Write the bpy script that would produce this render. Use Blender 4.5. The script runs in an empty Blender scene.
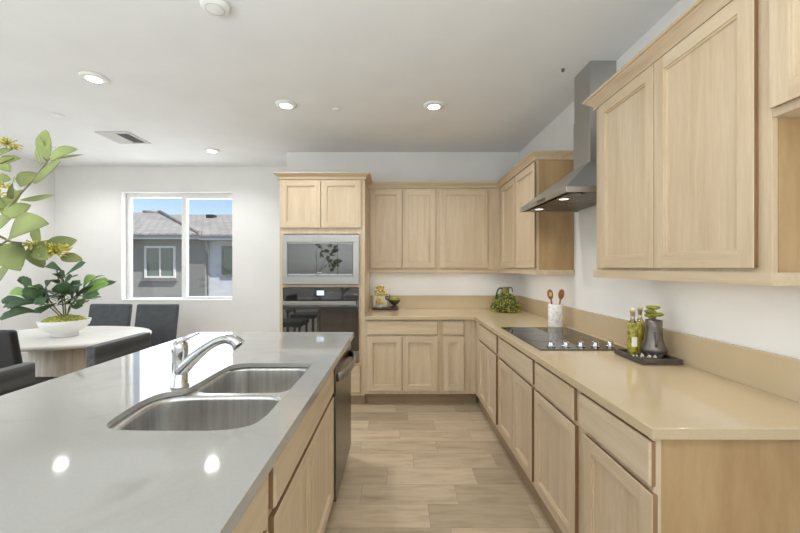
import bpy, bmesh, math, random
from mathutils import Vector, Matrix
random.seed(7)
PI = math.pi
C = bpy.context.scene.collection
scene = bpy.context.scene

# ------------------------------------------------------------------ camera, world, lights, exposure
F, VX, VY, H = 365.0, 397.0, 267.7, 1.404          # focal length in px, vanishing point, eye height
cam_d = bpy.data.cameras.new('camera')
cam = bpy.data.objects.new('camera', cam_d); C.objects.link(cam)
cam.location = (0, 0, H); cam.rotation_euler = (PI/2, 0, 0)
cam_d.sensor_width = 36; cam_d.lens = 36*F/800
cam_d.shift_x = (400-VX)/800; cam_d.shift_y = (VY-266.5)/800
cam_d.clip_start = 0.02
scene.camera = cam
scene.view_settings.view_transform = 'Standard'
scene.view_settings.look = 'None'
scene.view_settings.gamma = 1
scene.view_settings.use_curve_mapping = False
scene.view_settings.exposure = 0.15

w = bpy.data.worlds.new('world'); scene.world = w; w.use_nodes = True
nt = w.node_tree; nt.nodes.clear()
sky = nt.nodes.new('ShaderNodeTexSky'); sky.sky_type = 'NISHITA'
sky.sun_disc = False; sky.sun_elevation = math.radians(48); sky.sun_rotation = math.radians(100)
sky.air_density = 1.0; sky.dust_density = 0.6
bg = nt.nodes.new('ShaderNodeBackground'); bg.inputs['Strength'].default_value = 0.15
wo = nt.nodes.new('ShaderNodeOutputWorld')
nt.links.new(sky.outputs[0], bg.inputs[0]); nt.links.new(bg.outputs[0], wo.inputs[0])

def lamp(name, kind, loc, rot, energy, color=(1, 1, 1), **kw):
    d = bpy.data.lights.new(name, kind); d.energy = energy; d.color = color
    for k, v in kw.items(): setattr(d, k, v)
    o = bpy.data.objects.new(name, d); C.objects.link(o)
    o.location = loc; o.rotation_euler = rot
    return o
lamp('sun', 'SUN', (6, -4, 12), (math.radians(42), 0, math.radians(62)), 4.6, (1, .95, .88), angle=0.01)
# side light added at assumed, unseen patio doors; daylight lamp at the dining window
lamp('added_side_daylight', 'AREA', (-4.66, .6, 1.25), (math.radians(100), 0, math.radians(-90)), 44, (.95, .975, 1), shape='RECTANGLE', size=5.6, size_y=2.3)
lamp('dining_daylight', 'AREA', (-3.03, 5.3, 1.75), (math.radians(-90), 0, 0), 22, (.92, .97, 1), shape='RECTANGLE', size=1.4, size_y=1.4)
# added lamp without a fixture, unseen above the frame, brightens the aisle
lamp('added_aisle_fill', 'SPOT', (.45, 1.3, 2.76), (0, 0, 0), 13, (1, .97, .93), spot_size=2.4, spot_blend=.9, shadow_soft_size=.06)
# unseen fill added behind the camera, aimed up to brighten the ceiling
lamp('added_ceiling_fill', 'AREA', (-1.2, -2.0, 1.2), (math.radians(180), 0, 0), 215, (.85, .93, 1), shape='RECTANGLE', size=4.2, size_y=3.6)

# ------------------------------------------------------------------ materials
def lin(c):
    return tuple(((v/255)/12.92 if v/255 <= .04045 else ((v/255+.055)/1.055)**2.4) for v in c) + (1,)

class N:
    """little node-building helper"""
    def __init__(s, name):
        s.m = bpy.data.materials.new(name); s.m.use_nodes = True
        s.t = s.m.node_tree; s.b = s.t.nodes['Principled BSDF']
    def n(s, typ, **kw):
        nd = s.t.nodes.new(typ)
        for k, v in kw.items():
            if k in nd.inputs.keys() and k not in ('operation',):
                nd.inputs[k].default_value = v
            else: setattr(nd, k, v)
        return nd
    def l(s, a, b): s.t.links.new(a, b)
    def math(s, op, a, b=None):
        nd = s.t.nodes.new('ShaderNodeMath'); nd.operation = op
        for i, v in enumerate((a, b)):
            if v is None: continue
            if isinstance(v, (int, float)): nd.inputs[i].default_value = v
            else: s.l(v, nd.inputs[i])
        return nd.outputs[0]
    def ramp(s, fac, stops):
        nd = s.t.nodes.new('ShaderNodeValToRGB'); cr = nd.color_ramp
        while len(cr.elements) < len(stops): cr.elements.new(.5)
        for e, (p, c) in zip(cr.elements, stops): e.position = p; e.color = lin(c)
        s.l(fac, nd.inputs[0]); return nd.outputs[0]
    def mixc(s, fac, a, b, mode='MIX'):
        nd = s.t.nodes.new('ShaderNodeMix'); nd.data_type = 'RGBA'; nd.blend_type = mode
        for i, v in ((0, fac), (6, a), (7, b)):
            if isinstance(v, (int, float)): nd.inputs[i].default_value = v
            elif isinstance(v, tuple): nd.inputs[i].default_value = v
            else: s.l(v, nd.inputs[i])
        return nd.outputs[2]
    def set(s, **kw):
        for k, v in kw.items():
            k = k.replace('_', ' ')
            if hasattr(v, 'is_output'): s.l(v, s.b.inputs[k])
            else: s.b.inputs[k].default_value = v
        return s
    def bump(s, h, strength=.1, dist=.01):
        nd = s.t.nodes.new('ShaderNodeBump'); nd.inputs['Strength'].default_value = strength
        nd.inputs['Distance'].default_value = dist
        s.l(h, nd.inputs['Height']); s.l(nd.outputs[0], s.b.inputs['Normal'])

def objcoord(q, scale, rand=True):
    tc = q.n('ShaderNodeTexCoord'); v = tc.outputs['Object']
    if rand:
        oi = q.n('ShaderNodeObjectInfo'); a = q.n('ShaderNodeVectorMath', operation='ADD')
        sc = q.math('MULTIPLY', oi.outputs['Random'], 37.0)
        cb = q.n('ShaderNodeCombineXYZ')
        for i in range(3): q.l(sc, cb.inputs[i])
        q.l(v, a.inputs[0]); q.l(cb.outputs[0], a.inputs[1]); v = a.outputs[0]
    mp = q.n('ShaderNodeMapping'); mp.inputs['Scale'].default_value = scale
    q.l(v, mp.inputs['Vector']); return mp.outputs[0]

def plain(name, c, rough=.5, metal=0.0, var=.06, nscale=8.0, **kw):
    """solid colour with a faint procedural mottling"""
    q = N(name); v = objcoord(q, (1, 1, 1))
    nz = q.n('ShaderNodeTexNoise', Scale=nscale, Detail=3.0); q.l(v, nz.inputs['Vector'])
    lo = tuple(max(0, x*(1-var)) for x in c); hi = tuple(min(255, x*(1+var)) for x in c)
    q.set(Base_Color=q.ramp(nz.outputs['Fac'], [(.3, lo), (.7, hi)]), Roughness=rough, Metallic=metal, **kw)
    return q.m

def wood(name, scale, base=(211, 191, 161), dark=(200, 178, 146), lite=(219, 202, 175), rough=.42, knots=True):
    q = N(name); v = objcoord(q, scale)
    n1 = q.n('ShaderNodeTexNoise', Scale=2.2, Detail=4.0, Roughness=.5, Distortion=.5); q.l(v, n1.inputs['Vector'])
    n2 = q.n('ShaderNodeTexNoise', Scale=14.0, Detail=3.0, Roughness=.7); q.l(v, n2.inputs['Vector'])
    c1 = q.ramp(n1.outputs['Fac'], [(.25, dark), (.5, base), (.75, lite)])
    c2 = q.ramp(n2.outputs['Fac'], [(.3, (238, 235, 230)), (.7, (255, 255, 255))])
    q.set(Base_Color=q.mixc(.7, c1, c2, 'MULTIPLY'), Roughness=rough)
    q.bump(n2.outputs['Fac'], .04, .002); return q.m

M = {}
M['wood_v'] = wood('maple_vertical', (9, 9, .6))
M['wood_h'] = wood('maple_horizontal', (.6, 9, 9))
M['wood_y'] = wood('maple_lengthwise', (5, .7, 5))
M['panel'] = wood('maple_end_panel', (2.6, 2.6, .5), (184, 153, 110), (162, 129, 86), (194, 165, 124))
M['edge'] = wood('maple_edge_and_gap_shade', (9, 9, .6), (146, 113, 80), (130, 98, 68), (158, 126, 92))  # darker edge wood; its colour also carries the shadow gap round the fronts
M['toe'] = wood('toe_kick_maple_shaded', (.7, 5, 5), (160, 138, 110), (148, 126, 98), (168, 146, 118))  # maple darkened, with toe-space shade put into the colour
M['wall'] = plain('wall_paint', (233, 232, 229), .9, var=.01, nscale=3)
M['ceil'] = plain('ceiling_paint', (235, 236, 236), .95, var=.01, nscale=3)
M['white'] = plain('white_vinyl', (240, 240, 237), .4, var=.01)
M['steel'] = plain('brushed_steel', (162, 160, 155), .36, 1.0, .01, 30)
M['steel_dark'] = plain('dark_steel', (120, 118, 115), .3, 1.0, .05, 30)
M['hoodsteel'] = plain('hood_steel', (186, 186, 184), .38, 1.0, .008, 20)
M['chrome'] = plain('polished_chrome', (205, 205, 205), .07, 1.0, .01)
M['blackglass'] = plain('black_glass', (20, 19, 18), .04, 0, .02, IOR=1.9)
M['ovenglass'] = plain('oven_glass', (50, 50, 49), .03, 0, .02, IOR=2.1)
M['rubber'] = plain('dark_plastic', (30, 30, 31), .5)
M['leather'] = plain('black_leather', (26, 27, 29), .42, 0, .12, 20)
M['greyleather'] = plain('charcoal_leather', (74, 76, 79), .5, 0, .08, 20)
M['tablewhite'] = plain('table_top_paint', (226, 222, 214), .35, var=.02)
M['ceramic'] = plain('white_ceramic', (236, 235, 231), .3, var=.02)
M['moss'] = plain('moss', (150, 150, 66), .95, 0, .4, 60)
M['leaf'] = plain('green_leaf', (58, 84, 50), .5, 0, .25, 9)
M['leaf_lite'] = plain('light_green_leaf', (124, 160, 74), .4, 0, .15, 9)
M['leaf_olive'] = plain('olive_leaf', (128, 138, 80), .65, 0, .14, 9)
M['flower'] = plain('yellow_filament', (196, 186, 84), .7, 0, .2, 40)
M['stem'] = plain('stem_bark', (120, 112, 76), .8, 0, .2, 30)
M['slate'] = plain('slate_tray', (82, 73, 66), .6, 0, .15, 25)
M['pewter'] = plain('pewter_glaze', (116, 111, 105), .3, .55, .12, 12)
M['succulent'] = plain('succulent_green', (140, 146, 48), .6, 0, .2, 30)
M['label'] = plain('paper_label', (232, 228, 214), .7, var=.03)
M['cork'] = plain('pale_stopper', (224, 210, 184), .6, var=.05)
M['spoon'] = plain('spoon_wood', (156, 98, 52), .5, 0, .15, 25)
M['spoon_pale'] = plain('pale_inlay', (224, 200, 160), .5, var=.05)
M['darkwood'] = plain('dark_board', (84, 62, 52), .5, 0, .2, 30)
M['gold'] = plain('golden_blossom', (204, 170, 82), .7, 0, .35, 50)
M['bronze'] = plain('dark_bronze_glaze', (54, 48, 42), .35, 0, .2, 20)
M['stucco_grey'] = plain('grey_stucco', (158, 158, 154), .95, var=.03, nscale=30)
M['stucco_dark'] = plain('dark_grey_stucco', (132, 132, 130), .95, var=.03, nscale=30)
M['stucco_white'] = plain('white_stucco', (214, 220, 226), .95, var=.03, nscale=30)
M['fascia'] = plain('eave_paint', (168, 172, 174), .8, var=.02)
M['extglass'] = plain('house_window_glass', (112, 130, 122), .05, 0, .05, 2)
M['ground'] = plain('gravel', (150, 140, 128), .95, 0, .1, 40)
M['vent'] = plain('vent_paint', (206, 206, 203), .6, var=.02)
M['vent_dark'] = plain('vent_dark', (120, 120, 118), .8, var=.05)

def quartz(name, c, rough, vein, vs=1.2, ior=1.55, vm=.2):
    q = N(name); v = objcoord(q, (1, 1, 1), False)
    n1 = q.n('ShaderNodeTexNoise', Scale=160.0, Detail=2.0); q.l(v, n1.inputs['Vector'])
    n2 = q.n('ShaderNodeTexNoise', Scale=vs, Detail=6.0, Distortion=1.6); q.l(v, n2.inputs['Vector'])
    d = q.math('ABSOLUTE', q.math('SUBTRACT', n2.outputs['Fac'], .5))
    base = q.ramp(n1.outputs['Fac'], [(.3, tuple(x*.99 for x in c)), (.7, tuple(min(255, x*1.01) for x in c))])
    vc = q.ramp(d, [(0, vein), (.035, (255, 255, 255))])
    q.set(Base_Color=q.mixc(vm, base, vc, 'MULTIPLY'), Roughness=rough, IOR=ior); return q.m
M['island'] = quartz('island_quartz', (166, 164, 158), .06, (222, 220, 216), ior=1.75)
M['counter'] = quartz('beige_quartz', (198, 178, 145), .10, (232, 220, 200), 2.0, vm=.0)

q = N('marble'); v = objcoord(q, (1, 1, 1))
n2 = q.n('ShaderNodeTexNoise', Scale=9.0, Detail=6.0, Distortion=2.2); q.l(v, n2.inputs['Vector'])
q.set(Base_Color=q.ramp(q.math('ABSOLUTE', q.math('SUBTRACT', n2.outputs['Fac'], .5)), [(0, (214, 211, 206)), (.05, (240, 237, 232)), (.2, (248, 246, 241))]), Roughness=.25)
M['marble'] = q.m

q = N('stool_fabric'); v = objcoord(q, (40, .9, 26))
n1 = q.n('ShaderNodeTexNoise', Scale=1.0, Detail=3.0); q.l(v, n1.inputs['Vector'])
q.set(Base_Color=q.ramp(n1.outputs['Fac'], [(.3, (58, 60, 61)), (.7, (104, 105, 105))]), Roughness=.55); M['stool'] = q.m

q = N('whitewashed_wood'); v = objcoord(q, (14, 14, .8))
n1 = q.n('ShaderNodeTexNoise', Scale=3.0, Detail=4.0); q.l(v, n1.inputs['Vector'])
q.set(Base_Color=q.ramp(n1.outputs['Fac'], [(.3, (196, 188, 176)), (.7, (222, 215, 204))]), Roughness=.6); M['pedestal'] = q.m

q = N('sink_steel'); v = objcoord(q, (30, 30, 2))
n1 = q.n('ShaderNodeTexNoise', Scale=2.0, Detail=3.0); q.l(v, n1.inputs['Vector'])
q.set(Base_Color=q.ramp(n1.outputs['Fac'], [(.3, (190, 188, 184)), (.7, (212, 210, 206))]), Metallic=1.0, Roughness=.33, Anisotropic=.4)
M['sink'] = q.m

# floor: greige wood-look tile, long side across the aisle, rows offset at random
q = N('floor_tile'); tc = q.n('ShaderNodeTexCoord'); sp = q.n('ShaderNodeSeparateXYZ'); q.l(tc.outputs['Object'], sp.inputs[0])
RW, RL = .197, .59
ry = q.math('DIVIDE', sp.outputs['Y'], RW); ri = q.math('FLOOR', ry); rf = q.math('SUBTRACT', ry, ri)
wn = q.n('ShaderNodeTexWhiteNoise', noise_dimensions='1D'); q.l(ri, wn.inputs['W'])
cx = q.math('ADD', q.math('DIVIDE', sp.outputs['X'], RL), wn.outputs['Value']); ci = q.math('FLOOR', cx); cf = q.math('SUBTRACT', cx, ci)
cb = q.n('ShaderNodeCombineXYZ'); q.l(ri, cb.inputs[0]); q.l(ci, cb.inputs[1])
w2 = q.n('ShaderNodeTexWhiteNoise', noise_dimensions='2D'); q.l(cb.outputs[0], w2.inputs['Vector'])
gy = q.math('MINIMUM', q.math('MULTIPLY', rf, RW), q.math('MULTIPLY', q.math('SUBTRACT', 1.0, rf), RW))
gx = q.math('MINIMUM', q.math('MULTIPLY', cf, RL), q.math('MULTIPLY', q.math('SUBTRACT', 1.0, cf), RL))
g = q.math('LESS_THAN', q.math('MINIMUM', gx, gy), .0016)
av = q.n('ShaderNodeVectorMath', operation='ADD'); q.l(tc.outputs['Object'], av.inputs[0])
sc3 = q.n('ShaderNodeVectorMath', operation='SCALE'); q.l(w2.outputs['Color'], sc3.inputs[0]); sc3.inputs['Scale'].default_value = 20
q.l(sc3.outputs[0], av.inputs[1])
mp = q.n('ShaderNodeMapping'); mp.inputs['Scale'].default_value = (2.2, 13, 1); q.l(av.outputs[0], mp.inputs['Vector'])
n1 = q.n('ShaderNodeTexNoise', Scale=1.6, Detail=6.0, Roughness=.6, Distortion=.15); q.l(mp.outputs[0], n1.inputs['Vector'])
cA = q.ramp(n1.outputs['Fac'], [(.25, (174, 155, 129)), (.5, (200, 182, 155)), (.75, (212, 195, 168))])
cB = q.ramp(w2.outputs['Value'], [(0, (206, 203, 199)), (.5, (238, 236, 232)), (1, (255, 253, 250))])
cC = q.mixc(1.0, cA, cB, 'MULTIPLY')
q.set(Base_Color=q.mixc(g, cC, lin((158, 146, 130))), Roughness=.33)
q.bump(n1.outputs['Fac'], .05, .003); M['floor'] = q.m

# roof: grey concrete tiles in courses
q = N('roof_tile'); v = objcoord(q, (1, 1, 1), False)
bk = q.n('ShaderNodeTexBrick'); bk.inputs['Scale'].default_value = 1.0
bk.inputs['Brick Width'].default_value = .32; bk.inputs['Row Height'].default_value = .3; bk.inputs['Mortar Size'].default_value = .018
bk.inputs['Color1'].default_value = lin((172, 168, 162)); bk.inputs['Color2'].default_value = lin((154, 150, 145)); bk.inputs['Mortar'].default_value = lin((128, 121, 114))
q.l(v, bk.inputs['Vector']); q.set(Base_Color=bk.outputs['Color'], Roughness=.9); M['roof'] = q.m

def emit(name, c, s):
    q = N(name); q.set(Base_Color=lin(c), Emission_Color=lin(c), Emission_Strength=s); return q.m
M['lens'] = emit('lamp_lens', (255, 250, 238), 9)
M['hoodlens'] = emit('hood_lamp_lens', (255, 248, 235), 1.6)
M['display'] = emit('oven_display', (190, 205, 220), .8)

q = N('window_glass'); tr_ = q.n('ShaderNodeBsdfTransparent'); gl_ = q.n('ShaderNodeBsdfGlossy'); gl_.inputs['Roughness'].default_value = .01
mxs = q.n('ShaderNodeMixShader'); mxs.inputs[0].default_value = .02; q.l(tr_.outputs[0], mxs.inputs[1]); q.l(gl_.outputs[0], mxs.inputs[2])
q.l(mxs.outputs[0], q.t.nodes['Material Output'].inputs['Surface']); M['glass'] = q.m
q = N('bottle_glass'); q.set(Base_Color=lin((248, 246, 232)), Roughness=.02, Transmission_Weight=1.0, IOR=1.45); M['bottle'] = q.m
M['oil'] = plain('herb_oil', (190, 176, 60), .12, 0, .4, 45)
M['oil2'] = plain('golden_oil', (220, 200, 80), .12, 0, .2, 25)

# ------------------------------------------------------------------ mesh helpers
def box(bm, x0, x1, y0, y1, z0, z1, mi=0, bev=0.0):
    vs = [bm.verts.new((x, y, z)) for x in (x0, x1) for y in (y0, y1) for z in (z0, z1)]
    idx = [(0, 1, 3, 2), (4, 6, 7, 5), (0, 4, 5, 1), (2, 3, 7, 6), (0, 2, 6, 4), (1, 5, 7, 3)]
    fs = [bm.faces.new([vs[i] for i in f]) for f in idx]
    for f in fs: f.material_index = mi
    if bev > 0:
        es = set(e for f in fs for e in f.edges)
        r = bmesh.ops.bevel(bm, geom=list(es), offset=bev, segments=2, affect='EDGES', clamp_overlap=True)
        for f in r['faces']: f.material_index = mi
    return fs

def lathe(bm, prof, c=(0, 0, 0), seg=32, mi=0, sx=1.0, sy=1.0, cap=True):
    """profile of (radius, z) turned about a vertical axis at c"""
    rings = []
    for r, z in prof:
        rings.append([bm.verts.new((c[0]+sx*r*math.cos(2*PI*k/seg), c[1]+sy*r*math.sin(2*PI*k/seg), c[2]+z)) for k in range(seg)])
    for a, b in zip(rings, rings[1:]):
        for k in range(seg):
            f = bm.faces.new((a[k], a[(k+1) % seg], b[(k+1) % seg], b[k])); f.smooth = True; f.material_index = mi
    if cap:
        if prof[0][0] > 1e-4: bm.faces.new(rings[0][::-1]).material_index = mi
        if prof[-1][0] > 1e-4: bm.faces.new(rings[-1]).material_index = mi
    return rings

def tube(bm, pts, rad, seg=10, mi=0, flat=1.0):
    """round bar through points; rad is one number or one per point"""
    pts = [Vector(p) for p in pts]
    if not isinstance(rad, (list, tuple)): rad = [rad]*len(pts)
    rings = []; up = Vector((0, 0, 1))
    prev = None
    for i, p in enumerate(pts):
        d = (pts[min(i+1, len(pts)-1)] - pts[max(i-1, 0)]).normalized()
        if prev is None:
            a = d.cross(up)
            if a.length < .05: a = d.cross(Vector((1, 0, 0)))
            a.normalize()
        else:
            a = (prev - d*prev.dot(d)).normalized()
        prev = a; b = d.cross(a)
        rings.append([bm.verts.new(p + a*rad[i]*math.cos(2*PI*k/seg) + b*flat*rad[i]*math.sin(2*PI*k/seg)) for k in range(seg)])
    for a, b in zip(rings, rings[1:]):
        for k in range(seg):
            f = bm.faces.new((a[k], a[(k+1) % seg], b[(k+1) % seg], b[k])); f.smooth = True; f.material_index = mi
    bm.faces.new(rings[0][::-1]).material_index = mi; bm.faces.new(rings[-1]).material_index = mi

def spline(pts, n=6):
    """Catmull-Rom through points"""
    P = [Vector(p) for p in pts]; P = [2*P[0]-P[1]] + P + [2*P[-1]-P[-2]]; out = []
    for i in range(1, len(P)-2):
        for k in range(n):
            t = k/n; a, b, c, d = P[i-1:i+3]
            out.append(.5*((2*b) + (c-a)*t + (2*a-5*b+4*c-d)*t*t + (3*b-a-3*c+d)*t**3))
    out.append(P[-2]); return out

def prism(bm, poly, z0, z1, mi=0):
    a = [bm.verts.new((x, y, z0)) for x, y in poly]; b = [bm.verts.new((x, y, z1)) for x, y in poly]
    n = len(poly)
    fs = [bm.faces.new(a[::-1]), bm.faces.new(b)] + [bm.faces.new((a[i], a[(i+1) % n], b[(i+1) % n], b[i])) for i in range(n)]
    for f in fs: f.material_index = mi

def plate(bm, outer, holes, z0, z1, mi=0):
    """flat slab with holes"""
    loops = []; edges = []
    for lp in [outer]+holes:
        vs = [bm.verts.new((x, y, z1)) for x, y in lp]; loops.append(vs)
        edges += [bm.edges.new((vs[i], vs[(i+1) % len(vs)])) for i in range(len(vs))]
    r = bmesh.ops.triangle_fill(bm, use_beauty=True, use_dissolve=False, edges=edges, normal=(0, 0, 1))
    top = [g for g in r['geom'] if isinstance(g, bmesh.types.BMFace)]
    low = {}
    for vs in loops:
        for v in vs: low[v] = bm.verts.new((v.co.x, v.co.y, z0))
    for f in top: bm.faces.new([low[v] for v in f.verts][::-1])
    for vs in loops:
        for i in range(len(vs)):
            a, b = vs[i], vs[(i+1) % len(vs)]
            bm.faces.new((a, b, low[b], low[a]))
    for f in bm.faces: f.material_index = mi

def sweep(bm, path, prof, pre=None, post=None, mi=0):
    """moulding: profile (out, z) along a plan path, outward = left-hand normal; pre/post give the direction of a mitred neighbour"""
    P = [Vector(p) for p in path]
    ds = [(P[i+1]-P[i]).normalized() for i in range(len(P)-1)]
    nrm = lambda d: Vector((-d.y, d.x))
    rings = []
    for i, p in enumerate(P):
        d0 = ds[i-1] if i > 0 else (Vector(pre) if pre else ds[0])
        d1 = ds[i] if i < len(ds) else (Vector(post) if post else ds[-1])
        n = nrm(d0)+nrm(d1); n.normalize(); n = n/max(.2, n.dot(nrm(d1)))
        rings.append([bm.verts.new((p.x+n.x*o, p.y+n.y*o, z)) for o, z in prof])
    m = len(prof)
    for a, b in zip(rings, rings[1:]):
        for k in range(m): bm.faces.new((a[k], b[k], b[(k+1) % m], a[(k+1) % m])).material_index = mi
    bm.faces.new(rings[0]).material_index = mi; bm.faces.new(rings[-1][::-1]).material_index = mi

def rrect(x0, x1, y0, y1, r, n=6):
    out = []
    for cx_, cy_, a0 in ((x1-r, y1-r, 0), (x0+r, y1-r, 90), (x0+r, y0+r, 180), (x1-r, y0+r, 270)):
        for k in range(n+1):
            a = math.radians(a0+90*k/n); out.append((cx_+r*math.cos(a), cy_+r*math.sin(a)))
    return out

def obj(name, bm, mats, parent=None, smooth=False, bevel=0.0):
    bmesh.ops.recalc_face_normals(bm, faces=bm.faces)
    me = bpy.data.meshes.new(name); bm.to_mesh(me); bm.free()
    for m in (mats if isinstance(mats, (list, tuple)) else [mats]): me.materials.append(M[m] if isinstance(m, str) else m)
    if smooth:
        for p in me.polygons: p.use_smooth = True
    o = bpy.data.objects.new(name, me); C.objects.link(o)
    if bevel:
        b = o.modifiers.new('bevel', 'BEVEL'); b.width = bevel; b.segments = 2; b.limit_method = 'ANGLE'
    if parent: o.parent = parent
    return o

def B(name, mats, parent, *boxes, bev=0.0):
    bm = bmesh.new()
    for b in boxes: box(bm, *b)
    return obj(name, bm, mats, parent, bevel=bev)

def tag(o, label, cat, group=None):
    o['label'] = label; o['category'] = cat
    if group: o['group'] = group
    return o
def thing(name, label, cat, loc=(0, 0, 0), rz=0.0, group=None):
    o = bpy.data.objects.new(name, None); C.objects.link(o); o.empty_display_size = .1
    o.location = loc; o.rotation_euler = (0, 0, rz)
    return tag(o, label, cat, group)
def struct(o):
    o['kind'] = 'structure'; return o
def copy_tree(o, parent=None):
    c = o.copy(); C.objects.link(c)
    if parent: c.parent = parent
    for ch in list(o.children): copy_tree(ch, c)
    return c
def at(x, y, Y):
    k = Y/F; return Vector(((x-VX)*k, Y, H-(y-VY)*k))

# ------------------------------------------------------------------ the room
XR, XL, YK, YD, ZC, YB = 1.48, -4.72, 4.413, 5.035, 2.80, -4.5
T = .15
struct(B('floor', 'floor', None, (XL-T, XR+T, YB-T, YD+T, -.1, 0)))
struct(B('ceiling', 'ceil', None, (XL-T, XR+T, YB-T, YD+T, ZC, ZC+.12)))
struct(B('wall_right', 'wall', None, (XR, XR+T, YB-T, YK, 0, ZC)))
struct(B('wall_kitchen', 'wall', None, (-1.334, XR+T, YK, YD+T, 0, ZC)))
WX0, WX1, WZ0, WZ1 = -3.80, -2.272, .95, 2.444
struct(B('wall_dining', 'wall', None, (XL-T, WX0, YD, YD+T, 0, ZC), (WX1, -1.334, YD, YD+T, 0, ZC), (WX0, WX1, YD, YD+T, 0, WZ0), (WX0, WX1, YD, YD+T, WZ1, ZC)))
struct(B('wall_left', 'wall', None, (XL-T, XL, 3.6, YD, 0, ZC), (XL-T, XL, YB, -2.4, 0, ZC), (XL-T, XL, -2.4, 3.6, 2.5, ZC)))
struct(B('wall_back', 'wall', None, (XL, XR, YB-T, YB, 0, ZC)))
struct(B('baseboard_dining', 'white', None, (XL, -1.334, YD-.014, YD, 0, .09)))
struct(B('baseboard_left', 'white', None, (XL, XL+.014, 3.6, YD-.014, 0, .09)))

# dining window: two lights, white vinyl, set in a drywall return
win = bpy.data.objects.new('window_1', None); C.objects.link(win); struct(win)
fy0, fy1 = YD+.095, YD+T
B('window_frame', 'white', win, (WX0, WX0+.05, fy0, fy1, WZ0, WZ1), (WX1-.02, WX1, fy0, fy1, WZ0, WZ1),
  (WX0+.05, WX1-.02, fy0, fy1, WZ1-.055, WZ1), (WX0+.05, WX1-.02, fy0, fy1, WZ0, WZ0+.032), bev=.004)
mx = -3.02
B('sash', 'white', win, (mx, mx+.065, fy0-.012, fy1, WZ0+.032, WZ1-.055), (mx+.065, WX1-.02, fy0-.012, fy1, WZ0+.032, WZ0+.05),
  (mx+.065, WX1-.02, fy0-.012, fy1, WZ1-.068, WZ1-.055), bev=.003)
B('pane', 'glass', win, (WX0+.05, mx, fy0+.02, fy0+.024, WZ0+.032, WZ1-.055))
B('pane', 'glass', win, (mx+.065, WX1-.02, fy0+.02, fy0+.024, WZ0+.05, WZ1-.068))
B('window_sill', 'white', win, (WX0, WX1, YD-.004, fy0, WZ0, WZ0+.012), bev=.003)

# ------------------------------------------------------------------ neighbouring house beyond the window
HY = 14.0; hk = HY/F
def hx(x): return (x-VX)*hk
def hz(y): return H-(y-VY)*hk
house = thing('neighbouring_house', 'grey stucco house with tiled roof seen through the dining window', 'house', (hx(180), HY+3, -3))
HB = lambda name, mat, *bx, **kw: B(name, mat, house, *[(a-hx(180), b-hx(180), c-HY-3, d-HY-3, e+3, f+3) for a, b, c, d, e, f in bx], **kw)
ex = hz(239)
GZ = -3.0
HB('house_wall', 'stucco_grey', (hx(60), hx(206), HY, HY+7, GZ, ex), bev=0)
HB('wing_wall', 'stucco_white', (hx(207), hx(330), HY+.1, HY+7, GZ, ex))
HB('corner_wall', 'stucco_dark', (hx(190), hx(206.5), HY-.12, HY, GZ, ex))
f = HB('house_window', 'white', (hx(145), hx(147), HY-.05, HY, hz(278), hz(246)), (hx(174), hx(176), HY-.05, HY, hz(278), hz(246)),
       (hx(147), hx(174), HY-.05, HY, hz(248), hz(246)), (hx(147), hx(174), HY-.05, HY, hz(278), hz(276)), (hx(160), hx(161.2), HY-.05, HY, hz(276), hz(248)))
bm = bmesh.new(); box(bm, hx(147)-hx(180), hx(174)-hx(180), -3.02, -3.0, hz(276)+3, hz(248)+3); obj('pane', bm, 'extglass', f)
HB('window_ledge', 'stucco_dark', (hx(143), hx(178), HY-.1, HY, hz(281), hz(278.4)))
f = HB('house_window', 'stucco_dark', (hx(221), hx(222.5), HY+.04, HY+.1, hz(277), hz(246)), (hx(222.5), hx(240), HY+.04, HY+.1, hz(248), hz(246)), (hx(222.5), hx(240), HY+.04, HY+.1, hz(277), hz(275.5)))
bm = bmesh.new(); box(bm, hx(222.5)-hx(180), hx(240)-hx(180), -2.94, -2.9, hz(275.5)+3, hz(248)+3); obj('pane', bm, 'extglass', f)
HB('fascia', 'fascia', (hx(60), hx(206), HY-.52, HY-.48, ex-.03, ex+.16), (hx(206), hx(330), HY-.50, HY-.46, ex-.06, ex+.13))
HB('soffit', 'fascia', (hx(60), hx(206), HY-.48, HY, ex-.03, ex), (hx(206), hx(330), HY-.46, HY+.1, ex-.06, ex-.03))
# roof planes: long slope behind, hip of the projecting wing in front
bm = bmesh.new()
ry1 = HY+4.6; rz1 = H+(VY-212.5)*ry1/F
def rv(x, y, z): return bm.verts.new((x-hx(180), y-HY-3, z+3))
e0 = ex+.16
def slab(pts, t=.06):
    a = [rv(*p) for p in pts]; b = [rv(p[0], p[1], p[2]-t) for p in pts]; n = len(pts)
    bm.faces.new(a); bm.faces.new(b[::-1])
    for i in range(n): bm.faces.new((a[i], b[i], b[(i+1) % n], a[(i+1) % n]))
xa = (160-VX)*ry1/F
slab([(hx(60), HY-.56, e0), (hx(208), HY-.56, e0), (xa, ry1, rz1), (hx(60)-1, ry1, rz1)])
slab([(hx(206), HY-.54, e0-.03), (hx(330), HY-.54, e0-.03), (hx(330), ry1+1.0, rz1+.04), (xa-.4, ry1+1.0, rz1+.04)])
obj('roof', bm, 'roof', house)
bm = bmesh.new()
tube(bm, [(hx(208)-hx(180), HY-.56-HY-3, e0+3.03), (xa-hx(180), ry1-HY-3, rz1+3.03)], .09, 8)
tube(bm, [(hx(60)-hx(180), ry1-HY-3, rz1+3.03), (xa-hx(180), ry1-HY-3, rz1+3.03)], .08, 8)
obj('ridge_cap', bm, 'roof', house)
p = at(212, 217, ry1-.3)
bm = bmesh.new(); box(bm, p.x-hx(180)-.2, p.x-hx(180)+.15, p.y-HY-3-.2, p.y-HY-3+.2, p.z+3-.4, p.z+3+.1); obj('roof_vent', bm, 'rubber', house)
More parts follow.
